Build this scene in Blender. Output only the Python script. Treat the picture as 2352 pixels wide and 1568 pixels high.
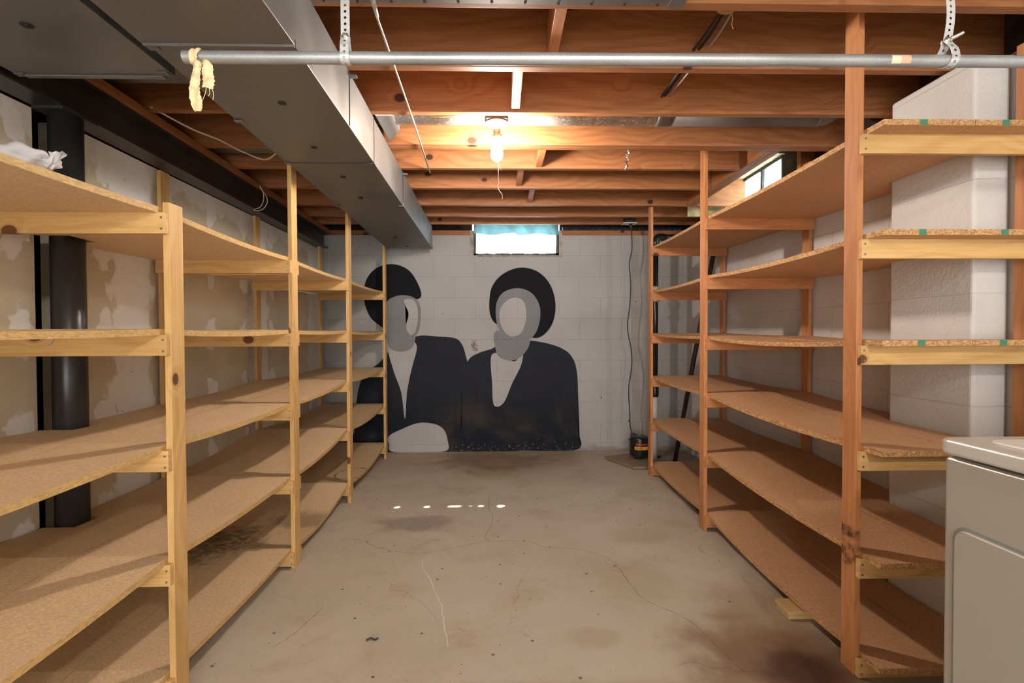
import bpy, bmesh, math, random
from mathutils import Vector, Matrix
random.seed(7)
for o in list(bpy.data.objects): bpy.data.objects.remove(o, do_unlink=True)
S = bpy.context.scene; COL = S.collection
# ------------------------------------------------------------------ camera
F = 1166.0; H = 1.157
dY = Vector((-28/F, -20/F, 1)).normalized()          # world +Y in camera axes (x right, y down, z forward)
dX = Vector((1, -.0035, 0)); dX = (dX - dX.dot(dY)*dY).normalized()
dZ = dX.cross(dY)
right = Vector((dX.x, dY.x, dZ.x)); down = Vector((dX.y, dY.y, dZ.y)); fwd = Vector((dX.z, dY.z, dZ.z))
cd = bpy.data.cameras.new('camera'); cam = bpy.data.objects.new('camera', cd); COL.objects.link(cam)
m = Matrix.Identity(4)
for i in range(3):
    m[i][0] = right[i]; m[i][1] = -down[i]; m[i][2] = -fwd[i]
m[0][3], m[1][3], m[2][3] = 0, 0, H
cam.matrix_world = m
cd.sensor_width = 36; cd.lens = 36*F/2352; cd.clip_start = .02
S.camera = cam
# ------------------------------------------------------------------ view and light
S.view_settings.view_transform = 'Standard'; S.view_settings.look = 'None'
S.view_settings.gamma = 1; S.view_settings.use_curve_mapping = False
S.view_settings.exposure = 0.43
BULB_W = 920.0       # bulb over the floor, emission strength
NEAR_W = 1050.0       # added unseen fill bulb behind the camera
W = bpy.data.worlds.new('sky'); S.world = W; W.use_nodes = True
bg = W.node_tree.nodes['Background']; bg.inputs[0].default_value = (.80, .93, 1, 1); bg.inputs[1].default_value = 13.0
sl = bpy.data.lights.new('sun', 'SUN'); sl.energy = 60; sl.angle = math.radians(.6); sl.color = (1, .97, .92)
so = bpy.data.objects.new('sun', sl); COL.objects.link(so); so.location = (2, 8, 8)
so.rotation_euler = Vector((-.47, -1.58, -1.94)).to_track_quat('-Z', 'Y').to_euler()

DOOR_W = 9.0         # fill glow of the added frosted door, out of view behind the camera
TUBE_W = 25.0        # added unseen fill tubes far behind the camera
# ------------------------------------------------------------------ materials
MATS = {}
def nt(name):
    m = bpy.data.materials.new(name); m.use_nodes = True
    t = m.node_tree; p = t.nodes['Principled BSDF']; return m, t, p
class G:
    def __init__(s, t): s.t = t
    def n(s, k, **kw):
        x = s.t.nodes.new(k)
        for a, b in kw.items(): setattr(x, a, b)
        return x
    def put(s, sock, v):
        if hasattr(v, 'default_value') or hasattr(v, 'is_linked'): s.t.links.new(v, sock)
        else:
            if isinstance(v, (tuple, list)) and len(v) == 3 and sock.type == 'RGBA': v = (*v, 1)
            sock.default_value = v
    def math(s, op, a, b=0.0, c=None, clamp=False):
        x = s.n('ShaderNodeMath', operation=op, use_clamp=clamp); s.put(x.inputs[0], a); s.put(x.inputs[1], b)
        if c is not None: s.put(x.inputs[2], c)
        return x.outputs[0]
    def pos(s): return s.n('ShaderNodeNewGeometry').outputs['Position']
    def sep(s, v): x = s.n('ShaderNodeSeparateXYZ'); s.put(x.inputs[0], v); return x.outputs
    def comb(s, a, b, c=0.0):
        x = s.n('ShaderNodeCombineXYZ'); s.put(x.inputs[0], a); s.put(x.inputs[1], b); s.put(x.inputs[2], c); return x.outputs[0]
    def noise(s, v, scale, detail=3, rough=.5, dist=0, out=0):
        x = s.n('ShaderNodeTexNoise'); s.put(x.inputs['Vector'], v); x.inputs['Scale'].default_value = scale
        x.inputs['Detail'].default_value = detail; x.inputs['Roughness'].default_value = rough; x.inputs['Distortion'].default_value = dist
        return x.outputs[out]
    def vor(s, v, scale, dim='3D', feat='F1', rnd=1, out='Distance'):
        x = s.n('ShaderNodeTexVoronoi', voronoi_dimensions=dim, feature=feat); s.put(x.inputs['Vector'], v)
        x.inputs['Scale'].default_value = scale; x.inputs['Randomness'].default_value = rnd; return x.outputs[out]
    def ramp(s, f, a, b, lo=0.0, hi=1.0):
        x = s.n('ShaderNodeMapRange'); x.interpolation_type = 'SMOOTHSTEP'
        s.put(x.inputs[0], f); s.put(x.inputs[1], a); s.put(x.inputs[2], b); x.inputs[3].default_value = lo; x.inputs[4].default_value = hi
        return x.outputs[0]
    def mix(s, f, a, b, mode='MIX'):
        x = s.n('ShaderNodeMix', data_type='RGBA', blend_type=mode); s.put(x.inputs[0], f); s.put(x.inputs[6], a); s.put(x.inputs[7], b); return x.outputs[2]
    def bump(s, h, st=.3, d=.002):
        x = s.n('ShaderNodeBump'); s.put(x.inputs['Height'], h); x.inputs['Strength'].default_value = st; x.inputs['Distance'].default_value = d; return x.outputs[0]
    def rnd(s): return s.n('ShaderNodeObjectInfo').outputs['Random']
    def vadd(s, a, b): x = s.n('ShaderNodeVectorMath', operation='ADD'); s.put(x.inputs[0], a); s.put(x.inputs[1], b); return x.outputs[0]
    def vmul(s, a, b): x = s.n('ShaderNodeVectorMath', operation='MULTIPLY'); s.put(x.inputs[0], a); s.put(x.inputs[1], b); return x.outputs[0]
    def spot(s, P2, cx, cy, rx, ry, warp=.3, wscale=6, soft=.35, n=None):
        sx = s.sep(P2)
        u = s.math('DIVIDE', s.math('SUBTRACT', sx[0], cx), rx); v = s.math('DIVIDE', s.math('SUBTRACT', sx[1], cy), ry)
        d = s.math('SQRT', s.math('ADD', s.math('MULTIPLY', u, u), s.math('MULTIPLY', v, v)))
        if n is None: n = s.noise(P2, wscale, 4)
        d = s.math('ADD', d, s.math('MULTIPLY', s.math('SUBTRACT', n, .5), warp*4))
        return s.ramp(d, 1-soft, 1+soft, 1, 0)
def plain(name, col, rough=.5, metal=0, bumps=0, var=0, scale=20, alpha=None):
    if name in MATS: return MATS[name]
    m, t, p = nt(name); g = G(t)
    p.inputs['Roughness'].default_value = rough; p.inputs['Metallic'].default_value = metal
    if var:
        n = g.noise(g.pos(), scale, 4)
        f = g.ramp(n, .3, .7)
        g.put(p.inputs['Base Color'], g.mix(f, [c*(1-var) for c in col], [min(1, c*(1+var)) for c in col]))
    else: p.inputs['Base Color'].default_value = (*col, 1)
    if bumps: g.put(p.inputs['Normal'], g.bump(g.noise(g.pos(), scale*3, 3), bumps, .002))
    MATS[name] = m; return m
WOODS = {  # light, dark, knot
 'fir': ((.42, .18, .072), (.27, .10, .036), (.05, .018, .008)),
 'orange': ((.60, .27, .11), (.44, .17, .062), (.09, .03, .012)),
 'pine': ((.70, .46, .19), (.54, .31, .105), (.13, .05, .018)),
 'pale': ((.66, .47, .22), (.52, .33, .13), (.15, .07, .03)),
 'dull': ((.30, .22, .14), (.18, .12, .075), (.04, .02, .01)),
}
def wood(kind, axis):
    k = ('wood', kind, axis)
    if k in MATS: return MATS[k]
    m, t, p = nt(f'{kind}_wood_{axis}'); g = G(t)
    li, dk, kn = WOODS[kind]
    P = g.pos(); s = g.sep(P); i = 'xyz'.index(axis)
    r = g.rnd(); off = g.math('MULTIPLY', r, 37.0)
    a = g.math('ADD', s[i], off); o = [s[j] for j in range(3) if j != i]
    u = g.math('ADD', o[0], g.math('MULTIPLY', r, 3.1)); v = g.math('ADD', o[1], g.math('MULTIPLY', r, 7.3))
    low = g.noise(g.comb(g.math('MULTIPLY', a, 1.1), g.math('MULTIPLY', u, 2.5), g.math('MULTIPLY', v, 2.5)), 1.6, 2)
    # knots first, so the grain bends round them
    K2 = g.comb(g.math('MULTIPLY', a, .75), g.math('MULTIPLY', g.math('ADD', u, v), 1.0))
    kv = g.vor(K2, 3.1, '2D', rnd=.95)
    ring = g.math('ADD', g.math('MULTIPLY', g.math('ADD', u, g.math('MULTIPLY', v, .8)), 34.0), g.math('MULTIPLY', low, 9.0))
    ring = g.math('ADD', ring, g.ramp(kv, 0, .16, 1.6, 0))
    w = g.math('SINE', g.math('MULTIPLY', ring, 5.0))
    w = g.math('MULTIPLY', g.ramp(w, -.6, 1.0), .8)
    fine = g.noise(g.comb(g.math('MULTIPLY', a, 5), g.math('MULTIPLY', u, 170), g.math('MULTIPLY', v, 170)), 1.0, 3)
    f = g.math('ADD', g.math('MULTIPLY', w, .45), g.math('MULTIPLY', g.ramp(fine, .3, .7), .45), clamp=True)
    c = g.mix(f, li, dk)
    tint = g.noise(g.comb(g.math('MULTIPLY', a, .7), g.math('MULTIPLY', u, 3), g.math('MULTIPLY', v, 3)), 2, 3)
    c = g.mix(g.ramp(tint, .35, .75, 0, .45), c, [x*.62 for x in dk])
    kr = g.vor(K2, 3.1, '2D', rnd=.95, out='Color'); kr = g.sep(kr)[0]
    rad = g.math('MULTIPLY', kr, .055)
    kf = g.ramp(g.math('SUBTRACT', kv, rad), -.004, .012, 1, 0); kf = g.math('MULTIPLY', kf, g.ramp(kr, .58, .62))
    halo = g.math('MULTIPLY', g.ramp(g.math('SUBTRACT', kv, rad), 0, .04, .5, 0), g.ramp(kr, .58, .62))
    c = g.mix(halo, c, [x*.6 for x in dk]); c = g.mix(kf, c, kn)
    if kind == 'orange' and axis == 'z':   # dark smear on the near right post
        q = g.comb(s[1], s[2]); nn = g.noise(P, 38, 4, .6)
        f = g.math('MAXIMUM', g.math('MULTIPLY', g.spot(q, 1.72, .475, .10, .020, .25, 14, .4), g.ramp(nn, .35, .55, .4, .95)), g.math('MULTIPLY', g.spot(q, 1.72, .40, .10, .045, .5, 16, .4), g.ramp(nn, .42, .6, .1, .75)))
        f = g.math('MULTIPLY', f, g.ramp(s[0], 1.25, 1.27, 1, 0))
        c = g.mix(f, c, (.045, .025, .018))
    g.put(p.inputs['Base Color'], c); p.inputs['Roughness'].default_value = .55
    p.inputs['Specular IOR Level'].default_value = .35
    g.put(p.inputs['Normal'], g.bump(fine, .12, .001))
    MATS[k] = m; return m
def particle(edge, kind='warm'):
    k = ('pb', edge, kind)
    if k in MATS: return MATS[k]
    m, t, p = nt('particle_board_' + ('edge' if edge else 'face') + '_' + kind); g = G(t)
    P = g.vadd(g.pos(), g.comb(g.math('MULTIPLY', g.rnd(), 9), 0.0, 0.0))
    base = {'warm': (.62, .36, .19), 'left': (.73, .54, .33)}[kind]
    if edge:
        v = g.vor(g.vmul(P, (1, .45, 1.3)), 190, out='Color'); f = g.sep(v)[0]
        eb = (.62, .40, .15) if kind == 'left' else (.60, .34, .15)
        c = g.mix(f, [x*.5 for x in eb], [min(1, x*1.15) for x in eb])
        if kind == 'left': c = g.mix(.55, c, (.60, .40, .17))
        g.put(p.inputs['Normal'], g.bump(f, .5, .002))
    else:
        n = g.noise(P, 130, 3, .7); c = g.mix(g.ramp(n, .3, .72), [x*.80 for x in base], [x*1.1 for x in base])
        big = g.noise(P, 2.3, 3); c = g.mix(g.ramp(big, .4, .8, 0, .30), c, [x*.72 for x in base])
        dots = g.vor(P, 26, rnd=1); dc = g.sep(g.vor(P, 26, rnd=1, out='Color'))[1]
        c = g.mix(g.math('MULTIPLY', g.ramp(dots, .05, .09, .75, 0), g.ramp(dc, .90, .93)), c, (.03, .02, .015))
        if kind == 'left':
            W_ = g.pos(); s = g.sep(W_); P2 = g.comb(s[0], s[1]); lowm = g.ramp(s[2], .20, .22, 1, 0)
            nn = g.noise(W_, 30, 4, .6)
            o_ = g.spot(P2, -1.13, 3.88, .125, .20, .05, 10, .04); i_ = g.spot(P2, -1.13, 3.88, .11, .18, .05, 10, .04)
            ring = g.math('MULTIPLY', g.math('SUBTRACT', o_, i_, clamp=True), g.ramp(nn, .42, .58, .25, 1))
            st = g.math('MULTIPLY', g.spot(P2, -1.45, 2.62, .20, .22, .5, 12, .5), g.ramp(nn, .35, .6, .3, 1))
            br = g.math('MULTIPLY', g.spot(P2, -1.15, 2.95, .16, .12, .4, 9, .5), .5)
            f = g.math('MULTIPLY', g.math('MAXIMUM', g.math('MULTIPLY', ring, .8), g.math('MAXIMUM', g.math('MULTIPLY', st, .75), br)), lowm)
            c = g.mix(f, c, (.06, .035, .02))
        g.put(p.inputs['Normal'], g.bump(n, .08, .001))
    g.put(p.inputs['Base Color'], c); p.inputs['Roughness'].default_value = .6; p.inputs['Specular IOR Level'].default_value = .3
    MATS[k] = m; return m
def galv(name='galvanized_sheet', base=(.20, .20, .198), spangle=0.0, rough=.42):
    if name in MATS: return MATS[name]
    m, t, p = nt(name); g = G(t); P = g.pos()
    n = g.noise(P, 6, 4); fi = g.noise(g.vmul(P, (1, 3, 1)), 220, 2)
    c = g.mix(g.ramp(n, .3, .7), [x*.86 for x in base], [x*1.08 for x in base])
    c = g.mix(g.ramp(fi, .35, .7, 0, .35), c, [x*.6 for x in base])
    if spangle:
        v = g.sep(g.vor(P, 95, out='Color'))[0]
        c = g.mix(g.ramp(v, .72, .95, 0, spangle), c, (1, .98, .93))
        c = g.mix(g.ramp(g.sep(g.vor(P, 60, out='Color'))[1], .5, 1, 0, .5), c, [x*.5 for x in base])
    g.put(p.inputs['Base Color'], c); p.inputs['Metallic'].default_value = .55
    g.put(p.inputs['Roughness'], g.ramp(n, .3, .7, rough, rough+.12))
    MATS[name] = m; return m
def blockwall(name, axis, base, mural=False, rough_bump=.0, pit=True, bw=.406):
    """painted concrete block; axis = horizontal axis of the courses (0 or 1)"""
    if name in MATS: return MATS[name]
    m, t, p = nt(name); g = G(t); P = g.pos(); s = g.sep(P)
    wob = g.math('MULTIPLY', g.math('SUBTRACT', g.noise(P, 14, 2), .5), .006)
    uv = g.comb(g.math('ADD', s[axis], (.03 if axis == 0 else .1) + 8.12), g.math('ADD', g.math('ADD', s[2], -.072+8.14), wob))
    b = g.n('ShaderNodeTexBrick'); g.put(b.inputs['Vector'], uv)
    b.inputs['Scale'].default_value = 1; b.inputs['Brick Width'].default_value = bw; b.inputs['Row Height'].default_value = .2035
    b.inputs['Mortar Size'].default_value = .0035; b.inputs['Mortar Smooth'].default_value = .6; b.offset = .5
    joint = g.math('MULTIPLY', b.outputs['Fac'], g.ramp(g.noise(P, 5, 2), .3, .6, .35, 1))
    n1 = g.noise(P, 3.0, 4); fine = g.noise(P, 75, 4, .65)
    c = g.mix(g.ramp(n1, .3, .75), base, [x*.90 for x in base])
    c = g.mix(g.math('MULTIPLY', joint, .40), c, [x*.62 for x in base])
    if pit:
        d = g.vor(P, 9); dc = g.sep(g.vor(P, 9, out='Color'))[0]
        sp = g.math('MULTIPLY', g.ramp(g.math('ADD', d, g.math('MULTIPLY', g.noise(P, 60), .04)), .075, .10, 1, 0), g.ramp(dc, .86, .9))
        c = g.mix(sp, c, (.08, .06, .05))
        # darker brown band at the foot of the wall
        low = g.ramp(g.math('ADD', s[2], g.math('MULTIPLY', g.noise(P, 12, 3), .12)), .07, .12, .55, 0)
        c = g.mix(low, c, (.17, .12, .08) if not mural else (.12, .10, .08))
    if mural == 'dark':
        f = g.noise(P, 2.0, 5, .6, .6)
        c2 = g.mix(g.ramp(s[2], .25, .62, .85, 0), c, g.mix(g.ramp(f, .45, .70), (.012, .015, .024), (.055, .045, .035)))
        c = c2
        ch = g.ramp(g.math('ADD', s[2], g.math('MULTIPLY', g.noise(P, 40, 3), .25)), .14, .22, 1, 0)
        c = g.mix(g.math('MULTIPLY', ch, g.ramp(g.noise(P, 50, 3), .56, .66)), c, (.16, .14, .12))
    if axis == 0 and not mural:
        P2 = g.comb(s[0], s[2])
        for cx, cz, rx, rz, cc, k in ((.01, 1.625, .065, .04, (.13, .08, .07), .75), (-.25, 1.03, .035, .05, (.12, .05, .02), .8), (-1.05, .04, .12, .12, (.25, .16, .10), .5)):
            sp = g.spot(P2, cx, cz, rx, rz, .55, 26, .25); sp = g.math('MULTIPLY', sp, g.ramp(g.noise(P, 45, 3), .42, .58, .15, k))
            c = g.mix(sp, c, cc)
        for x0, x1, k in ((1.30, 1.36, .35), (1.44, 1.47, .3), (1.05, 1.09, .22)):   # brown run marks from the sill
            xx = g.math('ADD', s[0], g.math('MULTIPLY', g.math('SUBTRACT', g.noise(P, 3, 2), .5), .05))
            a = g.math('MULTIPLY', g.ramp(xx, x0-.02, x0, 0, 1), g.ramp(xx, x1, x1+.02, 1, 0))
            c = g.mix(g.math('MULTIPLY', a, k), c, (.30, .22, .15))
    g.put(p.inputs['Base Color'], c); p.inputs['Roughness'].default_value = .75 if mural else .62
    if mural: p.inputs['Specular IOR Level'].default_value = .15
    h = g.math('SUBTRACT', g.math('MULTIPLY', fine, .30 + rough_bump), g.math('MULTIPLY', joint, .6))
    if rough_bump: h = g.math('ADD', h, g.math('MULTIPLY', g.noise(P, 24, 5, .65), rough_bump*2.2))
    g.put(p.inputs['Normal'], g.bump(h, .55, .005))
    MATS[name] = m; return m
def drywall():
    if 'dry' in MATS: return MATS['dry']
    m, t, p = nt('unpainted_drywall'); g = G(t); P = g.pos(); s = g.sep(P)
    paper = g.mix(g.ramp(g.noise(P, 4, 4), .3, .7), (.66, .59, .46), (.58, .51, .38)); white = (.84, .83, .81)
    n = g.noise(g.vmul(P, (1, 1.0, .8)), 9, 4, .55); nw = g.math('MULTIPLY', g.math('SUBTRACT', n, .5), .20)
    yy = g.math('ADD', s[1], nw)
    f = 0.0
    for c0, w in ((.95, .13), (2.36, .13), (3.62, .14), (4.75, .15)):
        d = g.math('ABSOLUTE', g.math('SUBTRACT', yy, c0)); b = g.ramp(d, w-.012, w+.012, 1, 0); f = g.math('MAXIMUM', f, b)
    # filled screw heads in rows on the studs
    ny = g.math('SUBTRACT', g.math('FRACT', g.math('DIVIDE', g.math('ADD', s[1], .03), .406)), .5)
    nz = g.math('SUBTRACT', g.math('FRACT', g.math('DIVIDE', g.math('ADD', s[2], .10), .36)), .5)
    d = g.math('SQRT', g.math('ADD', g.math('POWER', g.math('MULTIPLY', ny, .406), 2), g.math('POWER', g.math('MULTIPLY', nz, .36*.62), 2)))
    d = g.math('ADD', d, g.math('MULTIPLY', g.math('SUBTRACT', g.noise(P, 11, 3), .5), .16))
    f = g.math('MAXIMUM', f, g.ramp(d, .045, .058, .92, 0))
    f = g.math('MAXIMUM', f, g.ramp(g.math('ADD', s[2], nw), 1.86, 1.90, 0, .7))
    f = g.math('MULTIPLY', f, g.ramp(g.noise(P, 30, 4, .6), .22, .42, .45, 1))
    c = g.mix(f, paper, white)
    dt = g.vor(P, 12); dcol = g.sep(g.vor(P, 12, out='Color'))[0]
    c = g.mix(g.math('MULTIPLY', g.ramp(dt, .03, .05, .8, 0), g.ramp(dcol, .8, .85)), c, (.12, .09, .06))
    g.put(p.inputs['Base Color'], c); p.inputs['Roughness'].default_value = .8
    g.put(p.inputs['Normal'], g.bump(g.math('ADD', f, g.math('MULTIPLY', g.noise(P, 60, 3), .3)), .25, .002))
    MATS['dry'] = m; return m
def floor_mat():
    m, t, p = nt('stained_concrete'); g = G(t); P = g.pos(); s = g.sep(P); P2 = g.comb(s[0], s[1])
    n = g.noise(P2, 1.1, 5, .55, .4); n2 = g.noise(P2, 3.6, 6, .6, .3); n3 = g.noise(P2, 42, 5, .7)
    base = (.50, .43, .335)
    c = g.mix(g.ramp(n, .32, .68), (.56, .50, .41), (.47, .41, .32))
    c = g.mix(g.ramp(n2, .50, .74, 0, .55), c, (.36, .27, .17))
    c = g.mix(g.ramp(n3, .35, .7, 0, .30), c, (.60, .53, .44))
    tw = g.noise(g.comb(g.math('ADD', g.math('MULTIPLY', s[0], 4), g.math('MULTIPLY', s[1], 2)), g.math('SUBTRACT', g.math('MULTIPLY', s[1], 1.2), s[0])), 22, 4, .6)
    c = g.mix(g.ramp(tw, .60, .76, 0, .32), c, (.33, .26, .18))
    # warmer brown towards the far wall
    wn = g.noise(P2, 5, 5, .6)
    c = g.mix(g.ramp(g.math('ADD', s[1], g.math('MULTIPLY', wn, 1.2)), 4.0, 5.4, 0, .40), c, (.40, .26, .165))
    for cx, cy, rx, ry, cc, k, wp in (
        (1.08, 1.70, .16, .14, (.085, .045, .030), .80, .30), (.95, 1.80, .30, .22, (.24, .15, .09), .60, .35),
        (1.10, 2.0, .22, .3, (.28, .18, .11), .5, .3), (-.05, 4.55, .55, .28, (.20, .115, .06), .55, .4), (-.05, 4.2, .18, .18, (.24, .14, .08), .4, .4),
        (-.50, 3.08, .22, .13, (.19, .13, .11), .55, .45), (.78, 2.85, .16, .10, (.33, .24, .14), .35, .3), (.35, 1.9, .10, .06, (.33, .26, .15), .4, .3),
        (1.60, 4.72, .30, .28, (.09, .085, .08), .6, .3), (.62, 2.35, .18, .20, (.33, .25, .15), .3, .4), (.25, 1.60, .5, .06, (.36, .29, .18), .45, .4), (1.00, 1.72, .26, .20, (.20, .115, .065), .75, .35), (1.03, 1.70, .13, .12, (.07, .035, .024), .9, .3)):
        c = g.mix(g.math('MULTIPLY', g.spot(P2, cx, cy, rx, ry, wp, 7, .45), k), c, cc)
    for sc, lo, col in ((7, .78, (.06, .045, .035)), (15, .90, (.07, .05, .04))):
        d = g.vor(P2, sc, '2D'); dc = g.sep(g.vor(P2, sc, '2D', out='Color'))[0]
        c = g.mix(g.math('MULTIPLY', g.ramp(d, .03, .055, .85, 0), g.ramp(dc, lo, lo+.02)), c, col)
    pw = g.vadd(P2, g.vmul(g.n('ShaderNodeTexNoise').outputs[1], (0, 0, 0)))
    wv = g.noise(P2, 6, 3, out=1); pw = g.vadd(P2, g.vmul(wv, (.16, .16, 0)))
    cr = g.vor(pw, .9, '2D', 'DISTANCE_TO_EDGE')
    cf = g.math('MULTIPLY', g.ramp(cr, .0008, .0026, .42, 0), g.ramp(g.noise(P2, 1.7, 2), .45, .58))
    c = g.mix(cf, c, (.12, .085, .06))
    g.put(p.inputs['Base Color'], c)
    g.put(p.inputs['Roughness'], g.ramp(n2, .3, .7, .38, .55)); p.inputs['Specular IOR Level'].default_value = .35
    h = g.math('ADD', g.math('MULTIPLY', n3, .25), g.math('SUBTRACT', g.math('MULTIPLY', n2, .3), cf))
    g.put(p.inputs['Normal'], g.bump(h, .35, .004))
    return m
def emis(name, col, st):
    m = bpy.data.materials.new(name); m.use_nodes = True; t = m.node_tree; t.nodes.clear()
    o = t.nodes.new('ShaderNodeOutputMaterial'); e = t.nodes.new('ShaderNodeEmission')
    e.inputs[0].default_value = (*col, 1); e.inputs[1].default_value = st; t.links.new(e.outputs[0], o.inputs[0]); return m
def glassy(name, fac, tint=(1, 1, 1), trans=None):
    m = bpy.data.materials.new(name); m.use_nodes = True; t = m.node_tree; t.nodes.clear(); g = G(t)
    o = g.n('ShaderNodeOutputMaterial'); a = g.n('ShaderNodeBsdfTransparent'); a.inputs[0].default_value = (*tint, 1)
    b = g.n('ShaderNodeBsdfGlossy'); b.inputs['Roughness'].default_value = .06; x = g.n('ShaderNodeMixShader'); x.inputs[0].default_value = fac
    t.links.new(a.outputs[0], x.inputs[1]); t.links.new(b.outputs[0], x.inputs[2]); last = x
    if trans:
        d = g.n('ShaderNodeBsdfTranslucent'); d.inputs[0].default_value = (*trans[1], 1)
        y = g.n('ShaderNodeMixShader')
        g.put(y.inputs[0], g.ramp(g.noise(g.pos(), 18, 4), .35, .75, trans[0]*.3, trans[0]*1.5))
        t.links.new(x.outputs[0], y.inputs[1]); t.links.new(d.outputs[0], y.inputs[2]); last = y
    t.links.new(last.outputs[0], o.inputs[0]); return m
def cloth(name, col, trans=.6, top=None):
    m = bpy.data.materials.new(name); m.use_nodes = True; t = m.node_tree; t.nodes.clear(); g = G(t)
    o = g.n('ShaderNodeOutputMaterial'); a = g.n('ShaderNodeBsdfDiffuse'); b = g.n('ShaderNodeBsdfTranslucent'); x = g.n('ShaderNodeMixShader')
    n = g.noise(g.pos(), 7, 4); c = g.mix(g.ramp(n, .3, .7), col, [q*.72 for q in col])
    g.put(a.inputs[0], c); g.put(b.inputs[0], c); x.inputs[0].default_value = trans
    t.links.new(a.outputs[0], x.inputs[1]); t.links.new(b.outputs[0], x.inputs[2]); t.links.new(x.outputs[0], o.inputs[0]); return m

# ------------------------------------------------------------------ mesh helpers
ORG = {}
def nb(): return bmesh.new()
def box(bm, x0, x1, y0, y1, z0, z1, mi=0):
    vs = [bm.verts.new(v) for v in ((x0,y0,z0),(x1,y0,z0),(x1,y1,z0),(x0,y1,z0),(x0,y0,z1),(x1,y0,z1),(x1,y1,z1),(x0,y1,z1))]
    for f in ((3,2,1,0),(4,5,6,7),(0,1,5,4),(1,2,6,5),(2,3,7,6),(3,0,4,7)):
        q = bm.faces.new([vs[i] for i in f]); q.material_index = mi
    return bm
def hexa(bm, pts, mi=0):
    vs = [bm.verts.new(v) for v in pts]
    for f in ((3,2,1,0),(4,5,6,7),(0,1,5,4),(1,2,6,5),(2,3,7,6),(3,0,4,7)):
        q = bm.faces.new([vs[i] for i in f]); q.material_index = mi
    return bm
def tube(bm, pts, r, seg=12, cap=True, mi=0):
    pts = [Vector(p) for p in pts]; rings = []
    up = Vector((0, 0, 1)); n = len(pts); prev = None
    rr = r if isinstance(r, (list, tuple)) else [r]*n
    for i, p in enumerate(pts):
        d = (pts[min(i+1, n-1)] - pts[max(i-1, 0)]).normalized()
        if prev is None:
            a = d.orthogonal().normalized()
        else:
            a = (prev - prev.dot(d)*d); a = a.normalized() if a.length > 1e-6 else d.orthogonal().normalized()
        prev = a; b = d.cross(a)
        rings.append([bm.verts.new(p + (a*math.cos(2*math.pi*k/seg) + b*math.sin(2*math.pi*k/seg))*rr[i]) for k in range(seg)])
    for i in range(n-1):
        for k in range(seg):
            f = bm.faces.new((rings[i][k], rings[i][(k+1) % seg], rings[i+1][(k+1) % seg], rings[i+1][k])); f.smooth = True; f.material_index = mi
    if cap:
        bm.faces.new(rings[0][::-1]).material_index = mi; bm.faces.new(rings[-1]).material_index = mi
    return bm
def spline(pts, k=8):
    P = [Vector(p) for p in pts]; out = []
    P = [P[0]*2 - P[1]] + P + [P[-1]*2 - P[-2]]
    for i in range(1, len(P)-2):
        for j in range(k):
            t = j/k; a, b, c, d = P[i-1], P[i], P[i+1], P[i+2]
            out.append(.5*((2*b) + (c-a)*t + (2*a-5*b+4*c-d)*t*t + (-a+3*b-3*c+d)*t**3))
    out.append(P[-2]); return out
def cspline(pts, k=8):
    P = [Vector(p) for p in pts]; n = len(P); out = []
    for i in range(n):
        a, b, c, d = P[i-1], P[i], P[(i+1) % n], P[(i+2) % n]
        for j in range(k):
            t = j/k; out.append(.5*((2*b) + (c-a)*t + (2*a-5*b+4*c-d)*t*t + (-a+3*b-3*c+d)*t**3))
    return out
def lathe(bm, prof, c, seg=24, axis='z', mi=0):
    """prof: list of (r, h)"""
    c = Vector(c); rings = []
    for r, h in prof:
        ring = []
        for k in range(seg):
            a = 2*math.pi*k/seg; x, y = r*math.cos(a), r*math.sin(a)
            v = {'z': (x, y, h), 'x': (h, x, y), 'y': (x, h, y)}[axis]
            ring.append(bm.verts.new(c + Vector(v)))
        rings.append(ring)
    for i in range(len(rings)-1):
        for k in range(seg):
            f = bm.faces.new((rings[i][k], rings[i][(k+1) % seg], rings[i+1][(k+1) % seg], rings[i+1][k])); f.smooth = True; f.material_index = mi
    bm.faces.new(rings[0][::-1]).material_index = mi; bm.faces.new(rings[-1]).material_index = mi
    return bm
def prism(bm, poly, a0, a1, plane='xz', mi=0):
    """closed outline extruded; plane xz -> along y, xy -> along z, yz -> along x"""
    def mk(p, a): return {'xz': (p[0], a, p[1]), 'xy': (p[0], p[1], a), 'yz': (a, p[0], p[1])}[plane]
    lo = [bm.verts.new(mk(p, a0)) for p in poly]; hi = [bm.verts.new(mk(p, a1)) for p in poly]; n = len(poly)
    bm.faces.new(lo).material_index = mi; bm.faces.new(hi[::-1]).material_index = mi
    for i in range(n): bm.faces.new((lo[i], hi[i], hi[(i+1) % n], lo[(i+1) % n])).material_index = mi
    return bm
def rrect(x0, x1, y0, y1, r, k=6):
    out = []
    for cx, cy, a0 in ((x1-r, y1-r, 0), (x0+r, y1-r, 90), (x0+r, y0+r, 180), (x1-r, y0+r, 270)):
        for j in range(k+1):
            a = math.radians(a0 + 90*j/k); out.append((cx + r*math.cos(a), cy + r*math.sin(a)))
    return out
def tag(o, label=None, cat=None, group=None, kind=None):
    if label: o['label'] = label
    if cat: o['category'] = cat
    if group: o['group'] = group
    if kind: o['kind'] = kind
    return o
def empty(name, loc, label, cat, group=None, kind=None):
    o = bpy.data.objects.new(name, None); o.empty_display_size = .05; COL.objects.link(o); o.location = loc; ORG[o.name] = Vector(loc)
    return tag(o, label, cat, group, kind)
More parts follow.
